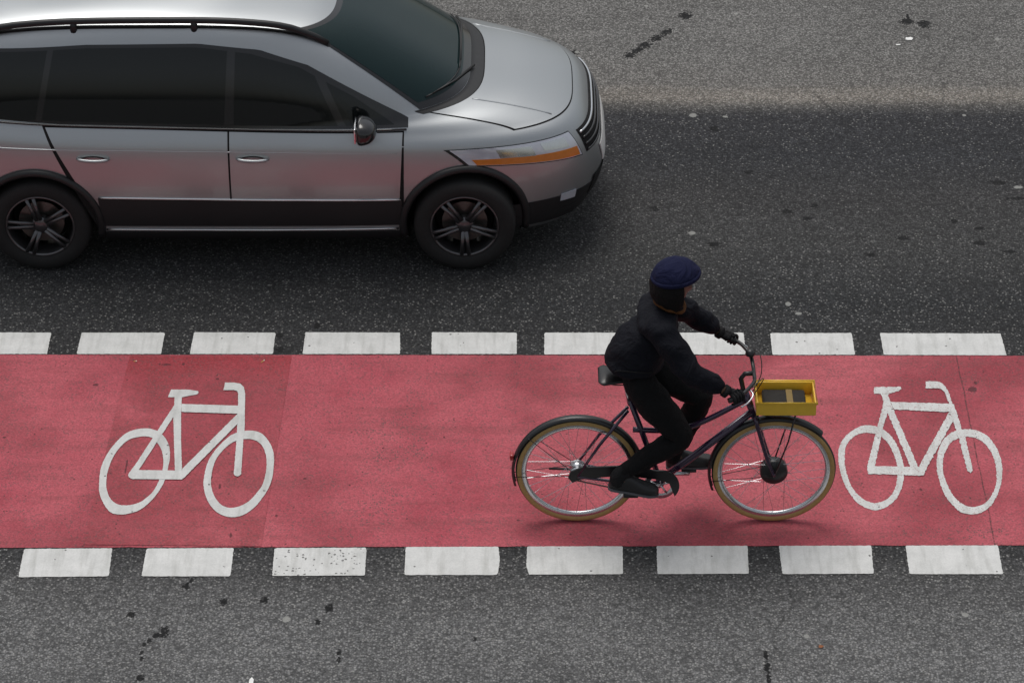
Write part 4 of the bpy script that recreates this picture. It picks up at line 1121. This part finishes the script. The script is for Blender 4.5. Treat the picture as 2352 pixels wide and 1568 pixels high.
# gloved hands closed on the grips
def hand(s, wr, parent):
    ax = V((-.055, s*.044, -.002)).normalized()      # along grip toward its outer end
    gc = V((.848, s*.292, 1.047))
    up = V((0, 0, 1)); fwd = ax.cross(up)*(1 if s > 0 else -1); fwd.normalize()
    if fwd.x < 0: fwd = -fwd
    # palm lies on top/behind the grip; fingers run over the top and curl under in front
    palm0 = gc-fwd*.030+up*.018
    verts = [(wr, .026, .024), (mid(wr, palm0, .5)+up*.006, .028, .022), (palm0, .034, .022), (gc+up*.032-fwd*.004, .034, .018)]
    edges = [(0, 1), (1, 2), (2, 3)]
    o = skin_mesh('glove', verts, edges, M_glove, parent, 2)
    bmj = bmesh.new(); bmj.from_mesh(o.data)
    ln = (.94, 1.05, 1.0, .82)
    for i in range(4):
        off = ax*(-.030+.0205*i)
        b = gc+off
        R0 = .0285
        pts = []
        for k, a in enumerate((100, 62, 20, -25, -70, -105)):
            rr = R0*(1.0 if k < 3 else .97)
            a_ = R(a*ln[i] if a < 0 else a)
            pts.append(b+fwd*rr*math.cos(a_)+up*rr*math.sin(a_)+ax*.001*math.sin(k*2.1+i))
        pts = spline([b-fwd*.012+up*.034]+pts, 3)
        m_ = len(pts); rad = [.0098-.0022*k/(m_-1)+(.0010 if k in (6, 12) else 0) for k in range(m_)]; rad[-1] = .0045
        tube(bmj, pts, rad, 10)
    # thumb leaves the palm side, wraps under the grip
    tb = gc-ax*.040-fwd*.020+up*.006
    pts = spline([tb+up*.012-fwd*.012+ax*.010, tb, tb+fwd*.014-up*.024+ax*.004, tb+fwd*.036-up*.026+ax*.012, tb+fwd*.046-up*.016+ax*.016], 3)
    tube(bmj, pts, [.0130-.0045*k/(len(pts)-1) for k in range(len(pts))], 10)
    bmesh.ops.recalc_face_normals(bmj, faces=bmj.faces); bmj.to_mesh(o.data); bmj.free()
    for p in o.data.polygons: p.use_smooth = True
    bm = bmesh.new(); tube(bm, [wr+(wr-gc).normalized()*.012, wr-(wr-gc).normalized()*.012], .036, 16, cap=True); fin('cuff', bm, M_glove, o, True)
hand(-1, wrN, rider); hand(1, wrF, rider)
# shoes
def shoe(ped, ank, pitch):
    Rm = Matrix.Rotation(pitch, 3, 'Y'); org = ped+V((0, 0, .014))
    secs = [(-.150, .020, .030, .055), (-.135, .034, .034, .078), (-.09, .038, .040, .095), (-.05, .037, .040, .098), (0, .040, .034, .070), (.05, .047, .028, .055), (.09, .046, .024, .046), (.12, .036, .019, .036), (.138, .018, .012, .022)]
    bm = bmesh.new(); rows = []; n = 20
    for x, wy, _, hz in secs:
        row = []
        for k in range(n):
            a = 2*math.pi*k/n; c, s_ = math.cos(a), math.sin(a)
            y = wy*math.copysign(abs(c)**.75, c); z = (hz*max(0, s_)**.8) if s_ > 0 else -.006*abs(s_)**.5
            row.append(bm.verts.new(Rm @ V((x+.02, y, z+.014))+org))
        rows.append(row)
    for i in range(len(rows)-1):
        for k in range(n): bm.faces.new((rows[i][k], rows[i][(k+1) % n], rows[i+1][(k+1) % n], rows[i+1][k]))
    bm.faces.new(rows[0]); bm.faces.new(rows[-1])
    o = fin('shoe', bm, M_shoe, rider, True); md = o.modifiers.new('s', 'SUBSURF'); md.levels = 1; apply_mods(o)
    bm = bmesh.new(); ol = []
    for x, wy, _, _ in secs: ol.append((x+.02, wy*1.04+.002))
    top = [(x, y) for x, y in ol]+[(x, -y) for x, y in reversed(ol)]
    a = [bm.verts.new(Rm @ V((x, y, .012))+org) for x, y in top]; b = [bm.verts.new(Rm @ V((x, y, -.002))+org) for x, y in top]
    bm.faces.new(a); bm.faces.new(b)
    for i in range(len(a)): bm.faces.new((a[i], a[(i+1) % len(a)], b[(i+1) % len(b)], b[i]))
    fin('sole', bm, M_sole, o)
shoe(PN, ankN, R(10)); shoe(PF, ankF, R(-4))
for a_, k_ in ((ankN, knN), (ankF, knF)):
    d_ = (k_-a_).normalized()
    bm = bmesh.new(); tube(bm, spline([a_+d_*.07, a_+d_*.02, a_-V((0, 0, .03)), a_-V((-.01, 0, .055))], 4), [.045]*6+[.046]*4+[.040]*3, 16); fin('sock', bm, M_glove, rider, True)
for s in (-1, 1):     # pocket flap and sleeve seam
    h = BVHTree.FromPolygons([v.co for v in jack.data.vertices], [p.vertices[:] for p in jack.data.polygons])
    def on(x, z, o=.004):
        q, n, _, _ = h.ray_cast(V((x, s*.8, z)), V((0, -s, 0)))
        return None if q is None else q+n*o
    pts = [on(.30+.11*math.cos(t*.5), 1.10+.03*math.sin(t*.5)) for t in range(0, 7)]
    pts = [p for p in pts if p is not None]
    if len(pts) > 3:
        bm = bmesh.new(); tube(bm, pts, .0045, 6); fin('pocket_seam', bm, M_glove, jack, True)
